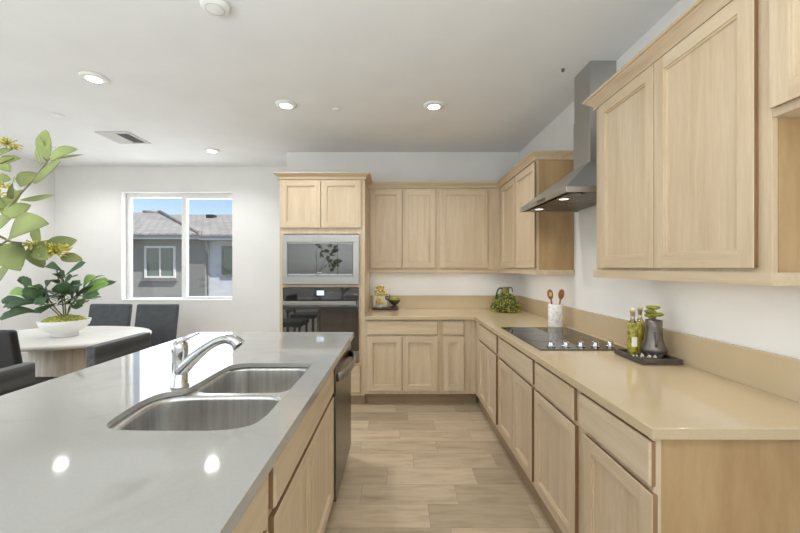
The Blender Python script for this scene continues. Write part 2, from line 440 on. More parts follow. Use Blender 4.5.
bm = bmesh.new(); tube(bm, [(hx(207.5)-hx(180), -3.1, ex+2.95), (hx(207.5)-hx(180), -3.06, ex+2.6), (hx(207)-hx(180), -2.9, ex+2.4), (hx(207)-hx(180), -2.9, .02)], .05, 8)
obj('downspout', bm, 'fascia', house)
o = B('gravel_yard', 'ground', None, (-40, 40, YD+.6, 40, -3.2, -3.0)); struct(o)

# ------------------------------------------------------------------ cabinets
RAIL = .057
def door_bm(x0, x1, z0, z1, th=.02, rail=RAIL):
    """five-piece door: stiles, rails, stepped bead and a recessed panel; front at y=-th"""
    bm = bmesh.new()
    ins = [(0.0, -th+.002), (.002, -th), (rail, -th), (rail+.001, -th+.006), (rail+.008, -th+.0055), (rail+.010, -th+.0135)]
    L = []
    for i, y in ins:
        L.append([bm.verts.new(p) for p in ((x0+i, y, z0+i), (x1-i, y, z0+i), (x1-i, y, z1-i), (x0+i, y, z1-i))])
    for j in range(len(L)-1):
        for s in range(4):
            a, b = L[j][s], L[j][(s+1) % 4]; c, d = L[j+1][(s+1) % 4], L[j+1][s]
            if j == 1: continue
            bm.faces.new((a, b, c, d)).material_index = 1 if s in (0, 2) else 0
    o_, i_ = L[1], L[2]
    # stiles run the full height, rails between them
    pts = {}
    for nm, x, z in (('lb', x0+rail, z0+.002), ('rb', x1-rail, z0+.002), ('rt', x1-rail, z1-.002), ('lt', x0+rail, z1-.002)):
        pts[nm] = bm.verts.new((x, -th, z))
    bm.faces.new((o_[0], pts['lb'], i_[0], i_[3], pts['lt'], o_[3])).material_index = 0
    bm.faces.new((pts['rb'], o_[1], o_[2], pts['rt'], i_[2], i_[1])).material_index = 0
    bm.faces.new((pts['lb'], pts['rb'], i_[1], i_[0])).material_index = 1
    bm.faces.new((i_[3], i_[2], pts['rt'], pts['lt'])).material_index = 1
    bm.faces.new(L[-1]).material_index = 0
    back = [bm.verts.new(p) for p in ((x0+.004, 0, z0+.004), (x1-.004, 0, z0+.004), (x1-.004, 0, z1-.004), (x0+.004, 0, z1-.004))]
    for s in range(4):
        bm.faces.new((L[0][s], L[0][(s+1) % 4], back[(s+1) % 4], back[s])).material_index = 2
    bm.faces.new(back[::-1]).material_index = 0
    return bm
def door(parent, x0, x1, z0, z1): return obj('door', door_bm(x0, x1, z0, z1), ['wood_v', 'wood_h', 'edge'], parent)
def drawer(parent, x0, x1, z0, z1, name='drawer_front'):
    bm = bmesh.new()
    ins = [(0, 0), (0, -.013), (.004, -.019), (.006, -.02)]
    L = [[bm.verts.new(p) for p in ((x0+i, y, z0+i), (x1-i, y, z0+i), (x1-i, y, z1-i), (x0+i, y, z1-i))] for i, y in ins]
    for j, (a, b) in enumerate(zip(L, L[1:])):
        for s in range(4): bm.faces.new((a[s], a[(s+1) % 4], b[(s+1) % 4], b[s])).material_index = 1 if j == 0 else 0
    bm.faces.new(L[-1]); bm.faces.new(L[0][::-1])
    return obj(name, bm, ['wood_h', 'edge'], parent)

ZT, CT = .876, .914                     # top of base cabinets, top of counters
def base_cab(label, loc, rz, w, depth, fronts, toe=True, group=None, hollow=False, name='base_cabinet', z0=.115, toe_x1=None, toe_in=.07):
    t = thing(name, label, 'cabinet', loc, rz, group)
    if hollow:
        B('carcass', ['wood_v'], t, (0, .018, .02, depth, z0, ZT), (w-.010, w, .02, depth, z0, ZT), (.018, w-.010, .02, depth, z0, z0+.018),
          (.018, w-.010, depth-.012, depth, z0+.018, ZT), (0, .045, 0, .02, z0, ZT), (w-.045, w, 0, .02, z0, ZT),
          (.045, w-.045, 0, .02, z0, z0+.04), (.045, w-.045, 0, .02, ZT-.04, ZT), (.045, w-.045, 0, .02, .69, .73))
    else: B('carcass', 'wood_v', t, (0, w, 0, depth, z0, ZT), bev=.0015)
    for k, x0, x1, a, b in fronts:
        (door if k == 'door' else drawer)(t, x0, x1, a, b)
    if toe: B('toe_kick', 'toe', t, (0, toe_x1 or w, toe_in, depth, 0.0, z0))
    return t

DZ0, DZ1, WZa, WZb = .150, .704, .722, .862       # door and drawer heights
YF = 3.722                               # face plane of the back run
XF = .805                                # face plane of the right run
XT = -.33                                # right side of the tall cabinet
GB = 'maple base cabinets of the kitchen'
# back run
dx = lambda x: (x-VX)*(YF-.02)/F - XT
base_cab('maple base cabinet with one wide drawer over two doors beside the oven tower', (XT, YF, 0), 0, .77, YK-YF-.004,
         [('drawer', dx(366.9), dx(437.5), WZa, WZb), ('door', dx(366.9), dx(401.7), DZ0, DZ1), ('door', dx(402.4), dx(437.5), DZ0, DZ1)])
x0 = XT+.77
base_cab('narrow maple base cabinet with one small drawer over one door by the inside corner', (x0, YF, 0), 0, XF-x0-.002, YK-YF-.004,
         [('drawer', dx(443)-.77, dx(464)-.77, WZa, WZb), ('door', dx(443)-.77, dx(464)-.77, DZ0, DZ1)], toe_x1=XF-x0+.024)
# right run: local x runs from the far end towards the camera
def right_base(label, ya, yb, fronts, **kw):
    fr = []
    for k, pa, pb in fronts:
        Ya, Yb = (XF-.02)*F/(pa-VX), (XF-.02)*F/(pb-VX)
        z = (WZa, WZb) if k == 'drawer' else (DZ0, DZ1)
        fr.append((k, ya-Ya, ya-Yb, z[0], z[1]))
    return base_cab(label, (XF, ya, 0), -PI/2, ya-yb, XR-XF-.004, fr, toe_in=.028, **kw)
right_base('maple base cabinet in the inside corner with a drawer over two narrow doors', YF-.001, 2.864, [('drawer', 478.2, 495.6), ('door', 478.2, 485.8), ('door', 486.1, 495.6)])
right_base('wide maple base cabinet under the glass cooktop with a drawer front over two doors', 2.862, 2.112, [('drawer', 498.3, 531.4), ('door', 498.3, 511.9), ('door', 512.3, 531.4)])
right_base('maple base cabinet with one drawer and one wide door, second from the counter end', 2.11, 1.609, [('drawer', 534.3, 572.6), ('door', 534.0, 574.5)])
t = right_base('maple base cabinet with one drawer and one wide door at the open counter end', 1.607, 1.16, [('drawer', 578.3, 649.2), ('door', 583.2, 652.2)])
o = B('end_panel', 'panel', t, (.447, .465, .0+.02, XR-XF-.004, 0, ZT)); o['label'] = 'warm maple end panel with cathedral grain'
B('corner_stile', 'wood_v', t, (.447, .467, -.004, .02, .0, ZT))

# countertops and splashes
bm = bmesh.new()
prism(bm, [(XT+.004, YK-.004), (XT+.004, YF-.035), (.780, YF-.035), (.780, 1.114), (XR-.004, 1.114), (XR-.004, YK-.004)], ZT+.0005, CT)
t = thing('countertop', 'beige quartz countertop wrapping the corner along the right wall', 'countertop', (.5, 4, ZT))
o = obj('worktop', bm, 'counter', t, bevel=.004); o.location = (-.5, -4, -ZT)
b = B('backsplash', 'counter', t, (XT+.004, XR-.024, YK-.024, YK-.004, CT, CT+.155), (XR-.024, XR-.004, 1.114, YK-.004, CT, CT+.155), bev=.002); b.location = (-.5, -4, -ZT)

# uppers
ZU0, ZU1 = 1.385, 2.305
def crown_prof(z, h=.062, p=.052): return [(0, z), (.014, z), (.016, z+.008), (.009, z+.010), (.012, z+.018), (.022, z+.030), (p-.014, z+h-.020), (p-.012, z+h-.014), (p-.003, z+h-.012), (p, z+h-.008), (p, z+h), (0, z+h)]
UYF, UXF = 4.143, 1.166
UPS = []
def upper(label, loc, rz, w, depth, doors, z0=ZU0, z1=ZU1, name='wall_cabinet', dz=None):
    t = thing(name, label, 'cabinet', loc, rz)
    B('carcass', 'wood_v', t, (0, w, 0, depth, z0, z1), bev=.0015)
    a, b = dz or (1.402, 2.288)
    for x0_, x1_ in doors: door(t, x0_, x1_, a, b)
    UPS.append(t)
    return t
ux = lambda x: (x-VX)*(UYF-.02)/F - XT
RZ0 = 1.348
t = upper('maple wall cabinet with two tall doors beside the oven tower', (XT, UYF, 0), 0, .785, YK-UYF-.004, [(ux(370.2), ux(401.8)), (ux(402.5), ux(435.2))])
B('light_rail', 'wood_h', t, (0, .785, 0, .02, RZ0, ZU0))
bm = bmesh.new(); sweep(bm, [(.785, 0), (0.0, 0)], crown_prof(ZU1)); obj('crown_molding', bm, 'wood_h', t)
x1 = XT+.785
t = upper('maple wall cabinet with one wide door in the corner', (x1, UYF, 0), 0, UXF-x1-.001, YK-UYF-.004, [(ux(440.2)-.785, ux(487.8)-.785)])
B('light_rail', 'wood_h', t, (0, UXF-x1-.001, 0, .02, RZ0, ZU0))
bm = bmesh.new(); sweep(bm, [(UXF-x1-.001, 0), (0, 0)], crown_prof(ZU1), pre=(0, 1)); obj('crown_molding', bm, 'wood_h', t)
# right far upper (between the corner and the hood)
UE = 3.055
def ry_(x): return (UXF-.02)*F/(x-VX)
t = upper('maple wall cabinet with two doors between the corner and the range hood', (UXF, UYF, 0), -PI/2, UYF-UE, XR-UXF-.004, [(UYF-ry_(501.2), UYF-ry_(514.5)), (UYF-ry_(515.0), UYF-ry_(534.2))])
o = B('end_panel', 'panel', t, (UYF-UE, UYF-UE+.006, .02, XR-UXF-.004, ZU0, ZU1)); o['label'] = 'warm maple end panel facing the range hood'
bm = bmesh.new()
Wd = UYF-UE+.006
sweep(bm, [(Wd, XR-UXF-.004), (Wd, 0), (0, 0)], crown_prof(ZU1), post=(0, -1)); obj('crown_molding', bm, 'wood_h', t)
B('light_rail', 'wood_h', t, (0, Wd+.012, -.012, .008, RZ0, ZU0), (Wd-.006, Wd+.012, .008, XR-UXF-.004, RZ0, ZU0))
# right near upper
UN0, UN1 = 2.133, 1.135
ZN1 = 2.325
t = upper('large maple wall cabinet with two doors above the oil bottle tray', (UXF, UN0, 0), -PI/2, UN0-UN1, XR-UXF-.004,
          [(UN0-ry_(598.6), UN0-ry_(653.1)), (UN0-ry_(653.7), UN0-ry_(753.5))], z1=ZN1, dz=(1.402, 2.318))
W2 = UN0-UN1
o = B('end_panel', 'panel', t, (W2, W2+.004, .018, XR-UXF-.004, ZU0, 1.868)); o['label'] = 'warm maple end panel facing the camera'
B('light_rail', 'wood_h', t, (-.014, W2+.010, -.012, .008, RZ0, ZU0+.004), (W2-.008, W2+.010, .008, XR-UXF-.004, RZ0, ZU0+.004), (-.014, .004, .008, XR-UXF-.004, RZ0, ZU0+.004))
bm = bmesh.new(); sweep(bm, [(W2, 0), (0, 0), (0, XR-UXF-.004)], crown_prof(ZN1, .068, .056)); obj('crown_molding', bm, 'wood_h', t)
# high cabinet over the refrigerator gap
t = upper('short high maple cabinet over the open refrigerator space', (UXF, UN1-.001, 0), -PI/2, .93, XR-UXF-.004, [(.008, .455), (.46, .92)], z0=1.87, z1=ZN1, dz=(1.893, 2.318), name='high_cabinet')
bm = bmesh.new(); sweep(bm, [(.93, 0), (0, 0)], crown_prof(ZN1, .068, .056)); obj('crown_molding', bm, 'wood_h', t)

# slim strips and lamps added, unseen, under the wall cabinets to brighten the wall
def strip(par, x0_, x1_, y_, e, n):
    B('added_strip', 'white', par, (x0_, x1_, y_-.012, y_+.012, ZU0-.012, ZU0-.0005))
    for i in range(n):
        xx = x0_+(x1_-x0_)*(i+.5)/n
        l = lamp('added_strip_lamp', 'AREA', (0, 0, 0), (0, 0, 0), e, (1, .985, .96), shape='RECTANGLE', size=(x1_-x0_)/n*.9, size_y=.016)
        l.parent = par; l.location = (xx, y_, ZU0-.014)
for par, wd, dp in zip(UPS, (.785, UXF-x1-.001, UYF-UE, UN0-UN1), (YK-UYF, YK-UYF, XR-UXF, XR-UXF)): strip(par, .03, wd-.03, .06, 0.85*wd, 1)
# tall oven cabinet
TXL, TXR = -1.197, XT
tw = TXR-TXL; td = YK-YF-.004
tall = thing('oven_tower_cabinet', 'tall maple cabinet housing the built-in microwave and wall oven', 'cabinet', (TXL, YF, 0))
txx = lambda x: (x-VX)*YF/F - TXL
tz = lambda y: H-(y-VY)*YF/F
ox0, ox1 = txx(283.5), txx(358.8)
ozs = (.43, tz(287), tz(285.5), tz(233.5))
B('carcass', 'wood_v', tall, (0, ox0, 0, td, .1, ZU1), (ox1, tw, 0, td, .1, ZU1), (ox0, ox1, 0, td, tz(233.8), ZU1), (ox0, ox1, 0, td, .1, .438),
  (ox0, ox1, 0, td, tz(287.2), tz(285.0)), (ox0, ox1, td-.02, td, .438, tz(233.8)))
tdx = lambda x: (x-VX)*(YF-.02)/F - TXL
tdz = lambda y: H-(y-VY)*(YF-.02)/F
door(tall, tdx(281), tdx(320.4), tdz(227.8), tdz(180)); door(tall, tdx(321), tdx(361), tdz(227.8), tdz(180))
drawer(tall, tdx(282), tdx(360.2), tdz(393), tdz(366))
B('toe_kick', 'toe', tall, (0, tw, .035, td, 0, .1))
bm = bmesh.new(); sweep(bm, [(tw, UYF-YF-.055), (tw, 0), (0, 0), (0, td)], crown_prof(ZU1, .060, .056)); obj('crown_molding', bm, 'wood_h', tall)

# microwave
def panel_box(par, name, mat, xa, xb, ya, yb, d0, d1, ref, bev=.002):
    """box given by its picture-derived width/height on the oven front plane"""
    k = YF/F
    return B(name, mat, par, ((xa-VX)*k-ref[0], (xb-VX)*k-ref[0], d0-ref[1], d1-ref[1], H-(yb-VY)*k-ref[2], H-(ya-VY)*k-ref[2]), bev=bev)
mzc = tz(284.6); mref = ((321-VX)*YF/F, YF, mzc)
mw = thing('microwave_oven', 'built-in stainless microwave with dark window above the wall oven', 'microwave', mref)
panel_box(mw, 'microwave_body', 'rubber', 284.2, 358.2, 235, 284.4, YF+.01, YF+.42, mref)
k = YF/F
bm = bmesh.new()
for a, b, c, d in ((283, 359.2, 234.8, 242.2), (283, 359.2, 276.2, 284.4), (283, 288.2, 242.2, 276.2), (353.4, 359.2, 242.2, 276.2)):
    box(bm, (a-VX)*k-mref[0], (b-VX)*k-mref[0], -.03, -.0008, H-(d-VY)*k-mref[2], H-(c-VY)*k-mref[2])
obj('trim_frame', bm, 'steel', mw, bevel=.002)
dr = panel_box(mw, 'microwave_door', 'ovenglass', 288.4, 353.2, 242.4, 276, YF-.026, YF-.0008, mref)
h_ = panel_box(dr, 'door_handle', 'steel', 289, 353, 242.6, 243.9, YF-.034, YF-.02, mref)
panel_box(dr, 'door_edge', 'steel_dark', 288.4, 353.2, 275.2, 276.1, YF-.029, YF-.02, mref)
panel_box(dr, 'emblem', 'steel', 317.5, 322.5, 271.8, 273.2, YF-.0275, YF-.024, mref, 0)
panel_box(dr, 'keypad_strip', 'rubber', 338, 338.4, 244, 275, YF-.0268, YF-.024, mref, 0)
# wall oven
oref = ((321-VX)*YF/F, YF, .44)
ov = thing('built_in_oven', 'built-in black glass wall oven with a long steel handle under the microwave', 'oven', oref)
panel_box(ov, 'oven_body', 'rubber', 284.2, 358.2, 288, 361, YF+.01, YF+.5, oref)
cp = panel_box(ov, 'control_panel', 'blackglass', 283.2, 358.6, 287.6, 299.5, YF-.02, YF-.0008, oref)
panel_box(cp, 'display', 'display', 317.2, 324.4, 290.4, 295.2, YF-.0215, YF-.018, oref, 0)
panel_box(cp, 'touch_key', 'steel_dark', 330.2, 331.8, 292, 293.6, YF-.0212, YF-.018, oref, 0)
od = panel_box(ov, 'oven_door', 'ovenglass', 283.2, 358.6, 300.2, 350.5, YF-.024, YF-.0008, oref)
bm = bmesh.new()
zh = H-(302.4-VY)*k-oref[2]
box(bm, (284.8-VX)*k-oref[0], (356.8-VX)*k-oref[0], -.075, -.06, zh-.019, zh+.019)
for xx in (288, 353): box(bm, (xx-VX)*k-oref[0]-.01, (xx-VX)*k-oref[0]+.01, -.06, -.02, zh-.008, zh+.008)
obj('door_handle', bm, 'steel', od, bevel=.004)
panel_box(ov, 'bottom_trim', 'steel', 283.2, 358.8, 350.8, 361, YF-.028, YF-.0008, oref)

# ------------------------------------------------------------------ range hood
HYC = 2.563; hy0, hy1 = 2.185, 2.985; hxf = 1.013
hz0, hz1, hz2 = 1.858, 1.893, 2.122
hood = thing('range_hood', 'stainless steel chimney range hood mounted above the cooktop', 'range hood', (XR, HYC, hz0))
L_ = lambda x, y, z: (x-XR, y-HYC, z-hz0)
bm = bmesh.new()
def hb(x0_, x1_, y0_, y1_, z0_, z1_):
    box(bm, x0_-XR, x1_-XR, y0_-HYC, y1_-HYC, z0_-hz0, z1_-hz0)
hb(hxf, hxf+.012, hy0, hy1, hz0, hz1); hb(hxf+.012, XR-.001, hy0, hy0+.012, hz0, hz1); hb(hxf+.012, XR-.001, hy1-.012, hy1, hz0, hz1)
cy0, cy1, cxf = 2.455, 2.685, 1.298
lo = [(hxf, hy0), (XR-.001, hy0), (XR-.001, hy1), (hxf, hy1)]; hi = [(cxf, cy0), (XR-.001, cy0), (XR-.001, cy1), (cxf, cy1)]
A = [bm.verts.new(L_(x, y, hz1)) for x, y in lo]; D = [bm.verts.new(L_(x, y, hz2)) for x, y in hi]
for i in range(4): bm.faces.new((A[i], A[(i+1) % 4], D[(i+1) % 4], D[i]))
bm.faces.new(A[::-1]); bm.faces.new(D)
obj('canopy', bm, 'hoodsteel', hood, bevel=.002)
bm = bmesh.new(); hb(cxf, XR-.001, cy0, cy1, hz2-.01, 2.46); lc = obj('chimney', bm, 'hoodsteel', hood, bevel=.002)
bm = bmesh.new(); hb(cxf+.004, XR-.001, cy0+.004, cy1-.004, 2.46, ZC-.001); obj('upper_chimney', bm, 'hoodsteel', hood, bevel=.002)
for s in (0, 1):
    ya = hy0+.02+s*.385
    bm = bmesh.new(); hb(hxf+.15, XR-.02, ya, ya+.375, hz0+.006, hz0+.012)
    for j in range(9): hb(hxf+.16+j*.032, hxf+.172+j*.032, ya+.02, ya+.355, hz0+.002, hz0+.006)
    obj('grease_filter', bm, 'steel', hood)
bm = bmesh.new()
pl_ = rrect(hxf+.03, hxf+.125, hy0+.03, hy1-.03, .045); prism(bm, [(x-XR, y-HYC) for x, y in pl_], -.004, .012)
lb = obj('light_bar', bm, 'steel_dark', hood)
for yy in (2.385, 2.80):
    bm = bmesh.new(); lathe(bm, [(.03, -.007), (.03, -.003)], L_(hxf+.078, yy, hz0), 20); obj('light_lens', bm, 'hoodlens', lb)
    bm = bmesh.new(); lathe(bm, [(.03, -.008), (.04, -.008), (.04, -.002), (.03, -.002)], L_(hxf+.078, yy, hz0), 20, cap=False); obj('light_ring', bm, 'chrome', lb)
    lamp('hood_lamp', 'SPOT', (hxf+.078, yy, hz0-.015), (0, 0, 0), 3, (1, .93, .82), spot_size=2.2, spot_blend=.6, shadow_soft_size=.03)
bm = bmesh.new()
for j in range(4): lathe(bm, [(.007, 0), (.007, .006)], (0, 0, 0), 12); 
bm.free()
bm = bmesh.new(); hb(hxf-.004, hxf, HYC-.07, HYC+.07, hz0+.008, hz0+.026); obj('control_strip', bm, 'steel_dark', hood)

# ------------------------------------------------------------------ cooktop
ck = thing('cooktop', 'black glass electric cooktop set into the beige counter', 'cooktop', (1.15, 2.56, CT))
B('glass_top', 'blackglass', ck, (.845-1.15, 1.375-1.15, 2.165-2.56, 2.965-2.56, .0005, .007), bev=.002)
B('front_trim', 'steel_dark', ck, (.845-1.15, 1.375-1.15, 2.158-2.56, 2.165-2.56, .0005, .0075))
for bx_, by_, r_ in ((.98, 2.83, .075), (1.23, 2.83, .1), (.98, 2.5, .11), (1.23, 2.5, .075)):
    bm = bmesh.new(); lathe(bm, [(r_-.003, .0072), (r_, .0072), (r_, .0074), (r_-.003, .0074)], (bx_-1.15, by_-2.56, 0), 40, cap=False); obj('burner_ring', bm, 'steel_dark', ck)
for j in range(5):
    bm = bmesh.new(); lathe(bm, [(.026, .007), (.026, .012), (.019, .014), (.018, .034), (.016, .037)], (.945+.0905*j-1.15, 2.235-2.56, 0), 20)
    box(bm, .945+.0905*j-1.15-.004, .945+.0905*j-1.15+.004, 2.235-2.56-.018, 2.235-2.56+.018, .034, .042)
    o = obj('knob', bm, 'chrome', ck, bevel=.001); o['label'] = 'chrome control knob'

# ------------------------------------------------------------------ island
IXR, IXL, IY0, IY1 = -.328, -1.516, .05, 2.78
cut = [(-.9066, 1.1406), (-.925, 1.2035), (-.937, 1.32), (-.935, 1.38), (-.918, 1.425), (-.875, 1.452), (-.852, 1.475), (-.845, 1.538), (-.842, 1.78),
       (-.826, 1.842), (-.77, 1.871), (-.70, 1.873), (-.49, 1.873), (-.445, 1.855), (-.430, 1.805), (-.432, 1.327), (-.434, 1.206), (-.455, 1.135), (-.52, 1.103), (-.62, 1.0966), (-.80, 1.0995), (-.871, 1.112)]
def smooth_loop(p, n=4):
    out = []; m = len(p)
    for i in range(m):
        a, b, c, d = (Vector(p[(i+j-1) % m]) for j in range(4))
        for s in range(n):
            t_ = s/n; v_ = .5*((2*b)+(c-a)*t_+(2*a-5*b+4*c-d)*t_*t_+(3*b-a-3*c+d)*t_**3); out.append((v_.x, v_.y))
    return out
cutl = smooth_loop(cut, 4)
bm = bmesh.new()
plate(bm, [(IXL, IY0), (IXR, IY0), (IXR, IY1), (IXL, IY1)], [cutl], CT-.02, CT)
for a_, b_, c_, d_ in ((IXL, IXL+.04, IY0, IY1), (IXR-.022, IXR, IY0, IY1), (IXL+.04, IXR-.022, IY0, IY0+.04), (IXL+.04, IXR-.022, IY1-.02, IY1)): box(bm, a_, b_, c_, d_, ZT+.0005, CT-.02)
itop = obj('island_countertop', bm, 'island', None)
tag(itop, 'glossy pale grey quartz island top with an undermount sink', 'countertop')
# the island's cabinets face the aisle: local x runs away from the camera
XI = -.363; ID = .625
base_cab('nearest maple island cabinet at the lower edge of the view', (XI, .06, 0), PI/2, .928, ID, [('drawer', .02, .915, WZa, WZb), ('door', .02, .465, DZ0, DZ1), ('door', .469, .915, DZ0, DZ1)], name='island_cabinet')
base_cab('maple island sink cabinet with a false drawer front over two doors', (XI, .992, 0), PI/2, 1.005, ID, [('drawer', .040, .993, WZa, WZb), ('door', .032, .509, DZ0, DZ1), ('door', .513, .993, DZ0, DZ1)], hollow=True, name='island_cabinet')
t = thing('island_end_panel', 'maple panel closing the far end of the island beside the dishwasher', 'panel', (XI-.33, 2.6, 0))
B('panel', 'wood_v', t, (-.285, .33, .070, .135, 0, ZT)); B('panel_base', 'toe', t, (-.285, .325, .135, .145, 0, .1))
t = thing('island_back_panel', 'maple panel behind the island cabinets under the seating overhang', 'panel', (-1.0, 1.4, 0))
B('panel', 'wood_v', t, (-.012, .008, -1.34, 1.33, 0, ZT)); B('panel_base', 'toe', t, (-.022, -.012, -1.34, 1.33, 0, .1))
# dishwasher
dwr = (XI, 2.0, 0); dwW = .665
dw = thing('dishwasher', 'stainless steel dishwasher with an arched bar handle in the island', 'dishwasher', dwr, PI/2)
B('tub', 'rubber', dw, (.004, dwW-.004, .005, .6, .1, ZT-.004))
dd = B('door_panel', 'steel_dark', dw, (.006, dwW-.006, -.028, .004, .115, ZT-.012), bev=.003)
B('control_edge', 'rubber', dd, (.008, dwW-.008, -.024, .004, ZT-.0118, ZT-.004))
bm = bmesh.new()
tube(bm, [(.04+(dwW-.08)*i/12, -.03-.05*math.sin(PI*i/12)**.6, .79) for i in range(13)], .011, 8, 0, 2.4); obj('door_handle', bm, 'steel', dd)
B('toe_kick', 'rubber', dw, (.004, dwW-.004, .05, .6, 0, .1))

# sink: flange plate with two drawn bowls
sk = thing('double_sink', 'undermount stainless double bowl sink set in the island', 'sink', (-.67, 1.48, CT-.0205))
so = (-.67, 1.48)
near = smooth_loop([(-.895, 1.15), (-.925, 1.32), (-.915, 1.41), (-.86, 1.452), (-.7, 1.462), (-.52, 1.462), (-.462, 1.44), (-.445, 1.36), (-.45, 1.20), (-.475, 1.138), (-.54, 1.112), (-.65, 1.107), (-.80, 1.11), (-.865, 1.12)], 4)
far = rrect(-.842, -.440, 1.488, 1.880, .075, 7)
outl = [(-.965, 1.06), (-.40, 1.06), (-.40, 1.905), (-.968, 1.905)]
sh = lambda lp: [(x-so[0], y-so[1]) for x, y in lp]
bm = bmesh.new(); plate(bm, sh(outl), [sh(near), sh(far)], -.004, -.001); obj('rim', bm, 'sink', sk)
def bowl(lp, depth):
    bm = bmesh.new(); lp = sh(lp); cx_ = sum(p[0] for p in lp)/len(lp); cy_ = sum(p[1] for p in lp)/len(lp)
    rows = [(1.0, -.002), (.985, -.02), (.965, -depth*.6), (.95, -depth*.85), (.90, -depth*.96), (.80, -depth), (.12, -depth-.006)]
    R = [[bm.verts.new((cx_+(x-cx_)*s, cy_+(y-cy_)*s, z)) for x, y in lp] for s, z in rows]
    n = len(lp)
    for a, b in zip(R, R[1:]):
        for i in range(n): bm.faces.new((a[i], a[(i+1) % n], b[(i+1) % n], b[i])).smooth = True
    bm.faces.new(R[-1])
    o_ = obj('bowl', bm, 'sink', sk)
    md = o_.modifiers.new('solid', 'SOLIDIFY'); md.thickness = .0012; md.offset = 1
    bm = bmesh.new(); lathe(bm, [(.044, -depth-.004), (.044, -depth-.001), (.03, -depth-.002), (.028, -depth-.012), (0.001, -depth-.012)], (cx_, cy_, 0), 24); obj('drain', bm, 'chrome', o_)
bowl(near, .19); bowl(far, .19)

# faucet
fc = (-.892, 1.500)
fa = thing('kitchen_faucet', 'chrome single lever pull-out faucet behind the sink', 'faucet', (fc[0], fc[1], CT))
bm = bmesh.new(); lathe(bm, [(.034, 0), (.034, .008), (.0285, .012), (.0285, .13), (.031, .145), (.031, .165), (.027, .18), (.018, .19), (0.001, .193)], (0, 0, 0), 32); obj('body', bm, 'chrome', fa)
bm = bmesh.new()
sp_ = spline([(.0, 0, .065), (.03, -.005, .092), (.07, -.012, .128), (.12, -.02, .166), (.165, -.026, .192), (.205, -.03, .203), (.238, -.032, .196), (.258, -.034, .178)], 5)
n_ = len(sp_); tube(bm, sp_, [.030-.013*min(1, i/(n_*.45)) + (.009*max(0, (i-n_*.6)/(n_*.4))) for i in range(n_)], 16)
spo = obj('spout', bm, 'chrome', fa)
bm = bmesh.new(); a = Vector((.243, -.033, .193)); tube(bm, [a, a+Vector((.012, -.001, -.02))], [.019, .016], 14); obj('nozzle', bm, 'steel_dark', spo)
bm = bmesh.new(); tube(bm, spline([(0, 0, .185), (.03, 0, .197), (.08, -.002, .222)], 5), [.013]*3+[.010]*4+[.007]*4, 10, 0, .5); obj('lever', bm, 'chrome', fa)

# ------------------------------------------------------------------ ceiling fixtures
cp_ = lambda x, y: Vector(((x-VX)*(ZC-H)/(VY-y), (ZC-H)*F/(VY-y), ZC))
spots = [(94, 77, 'recessed ceiling light nearest the plant, at upper left'), (286, 104, 'recessed ceiling light above the island, in front of the oven tower'), (434, 105, 'recessed ceiling light above the aisle, nearest the wall cabinets'),
         (212, 150, 'recessed ceiling light near the dining window'), (61, 150, 'recessed ceiling light behind the foreground leaves')]
proto = None
def make_downlight():
    t = thing('ceiling_light', '', 'light', (0, 0, 0), 0, 'round recessed ceiling lights')
    bm = bmesh.new(); lathe(bm, [(.046, -.001), (.088, -.001), (.086, -.010), (.052, -.019), (.046, -.012)], (0, 0, 0), 36); obj('trim_ring', bm, 'white', t)
    bm = bmesh.new(); lathe(bm, [(.048, -.019), (.048, -.015)], (0, 0, 0), 32); obj('lens', bm, 'lens', t)
    return t
for x, y, lab in spots:
    p = cp_(x, y)
    if proto is None: proto = o = make_downlight()
    else: o = copy_tree(proto)
    o.location = p; o['label'] = lab
    lamp('downlight', 'SPOT', (p.x, p.y, ZC-.03), (0, 0, 0), 46, (.985, .985, 1), spot_size=2.6, spot_blend=.9, shadow_soft_size=.06)
p = cp_(215, 3)
t = thing('smoke_detector', 'white round smoke detector at the top edge of the picture', 'smoke detector', p)
bm = bmesh.new(); lathe(bm, [(.07, -.001), (.074, -.008), (.07, -.026), (.06, -.034), (0.001, -.036)], (0, 0, 0), 36); obj('housing', bm, 'white', t)
bm = bmesh.new(); lathe(bm, [(.045, -.0365), (.048, -.0365), (.048, -.0345), (.045, -.0345)], (0, 0, 0), 36, cap=False); obj('vent_ring', bm, 'vent', t)
def cover(x, y, r, label):
    bm = bmesh.new(); lathe(bm, [(r, -.001), (r, -.006), (r*.9, -.009), (.001, -.010)], (0, 0, 0), 28)
    o = obj('sprinkler_cover', bm, 'white'); o.location = cp_(x, y); tag(o, label, 'sprinkler cover')
cover(58, 115, .05, 'flat white ceiling disc between the plant and the vent')
cover(336, 109, .035, 'small white ceiling disc between two recessed lights')
bm = bmesh.new(); lathe(bm, [(.012, -.001), (.012, -.012), (.007, -.02), (.001, -.021)], (0, 0, 0), 14)
o = obj('ceiling_sensor', bm, 'steel_dark'); o.location = cp_(563, 69); tag(o, 'tiny dark ceiling fitting beside the hood chimney', 'sensor')
vx0, vx1, vy0, vy1 = -3.10, -2.755, 3.74, 4.085
t = thing('ceiling_vent', 'white slatted air vent in the ceiling near the dining window', 'vent', ((vx0+vx1)/2, (vy0+vy1)/2, ZC))
hw, hd = (vx1-vx0)/2, (vy1-vy0)/2
B('frame', 'vent', t, (-hw, hw, -hd, -hd+.03, -.012, -.001), (-hw, hw, hd-.03, hd, -.012, -.001), (-hw, -hw+.03, -hd+.03, hd-.03, -.012, -.001), (hw-.03, hw, -hd+.03, hd-.03, -.012, -.001))
B('backing', 'vent_dark', t, (-hw+.03, hw-.03, -hd+.03, hd-.03, -.003, -.001))
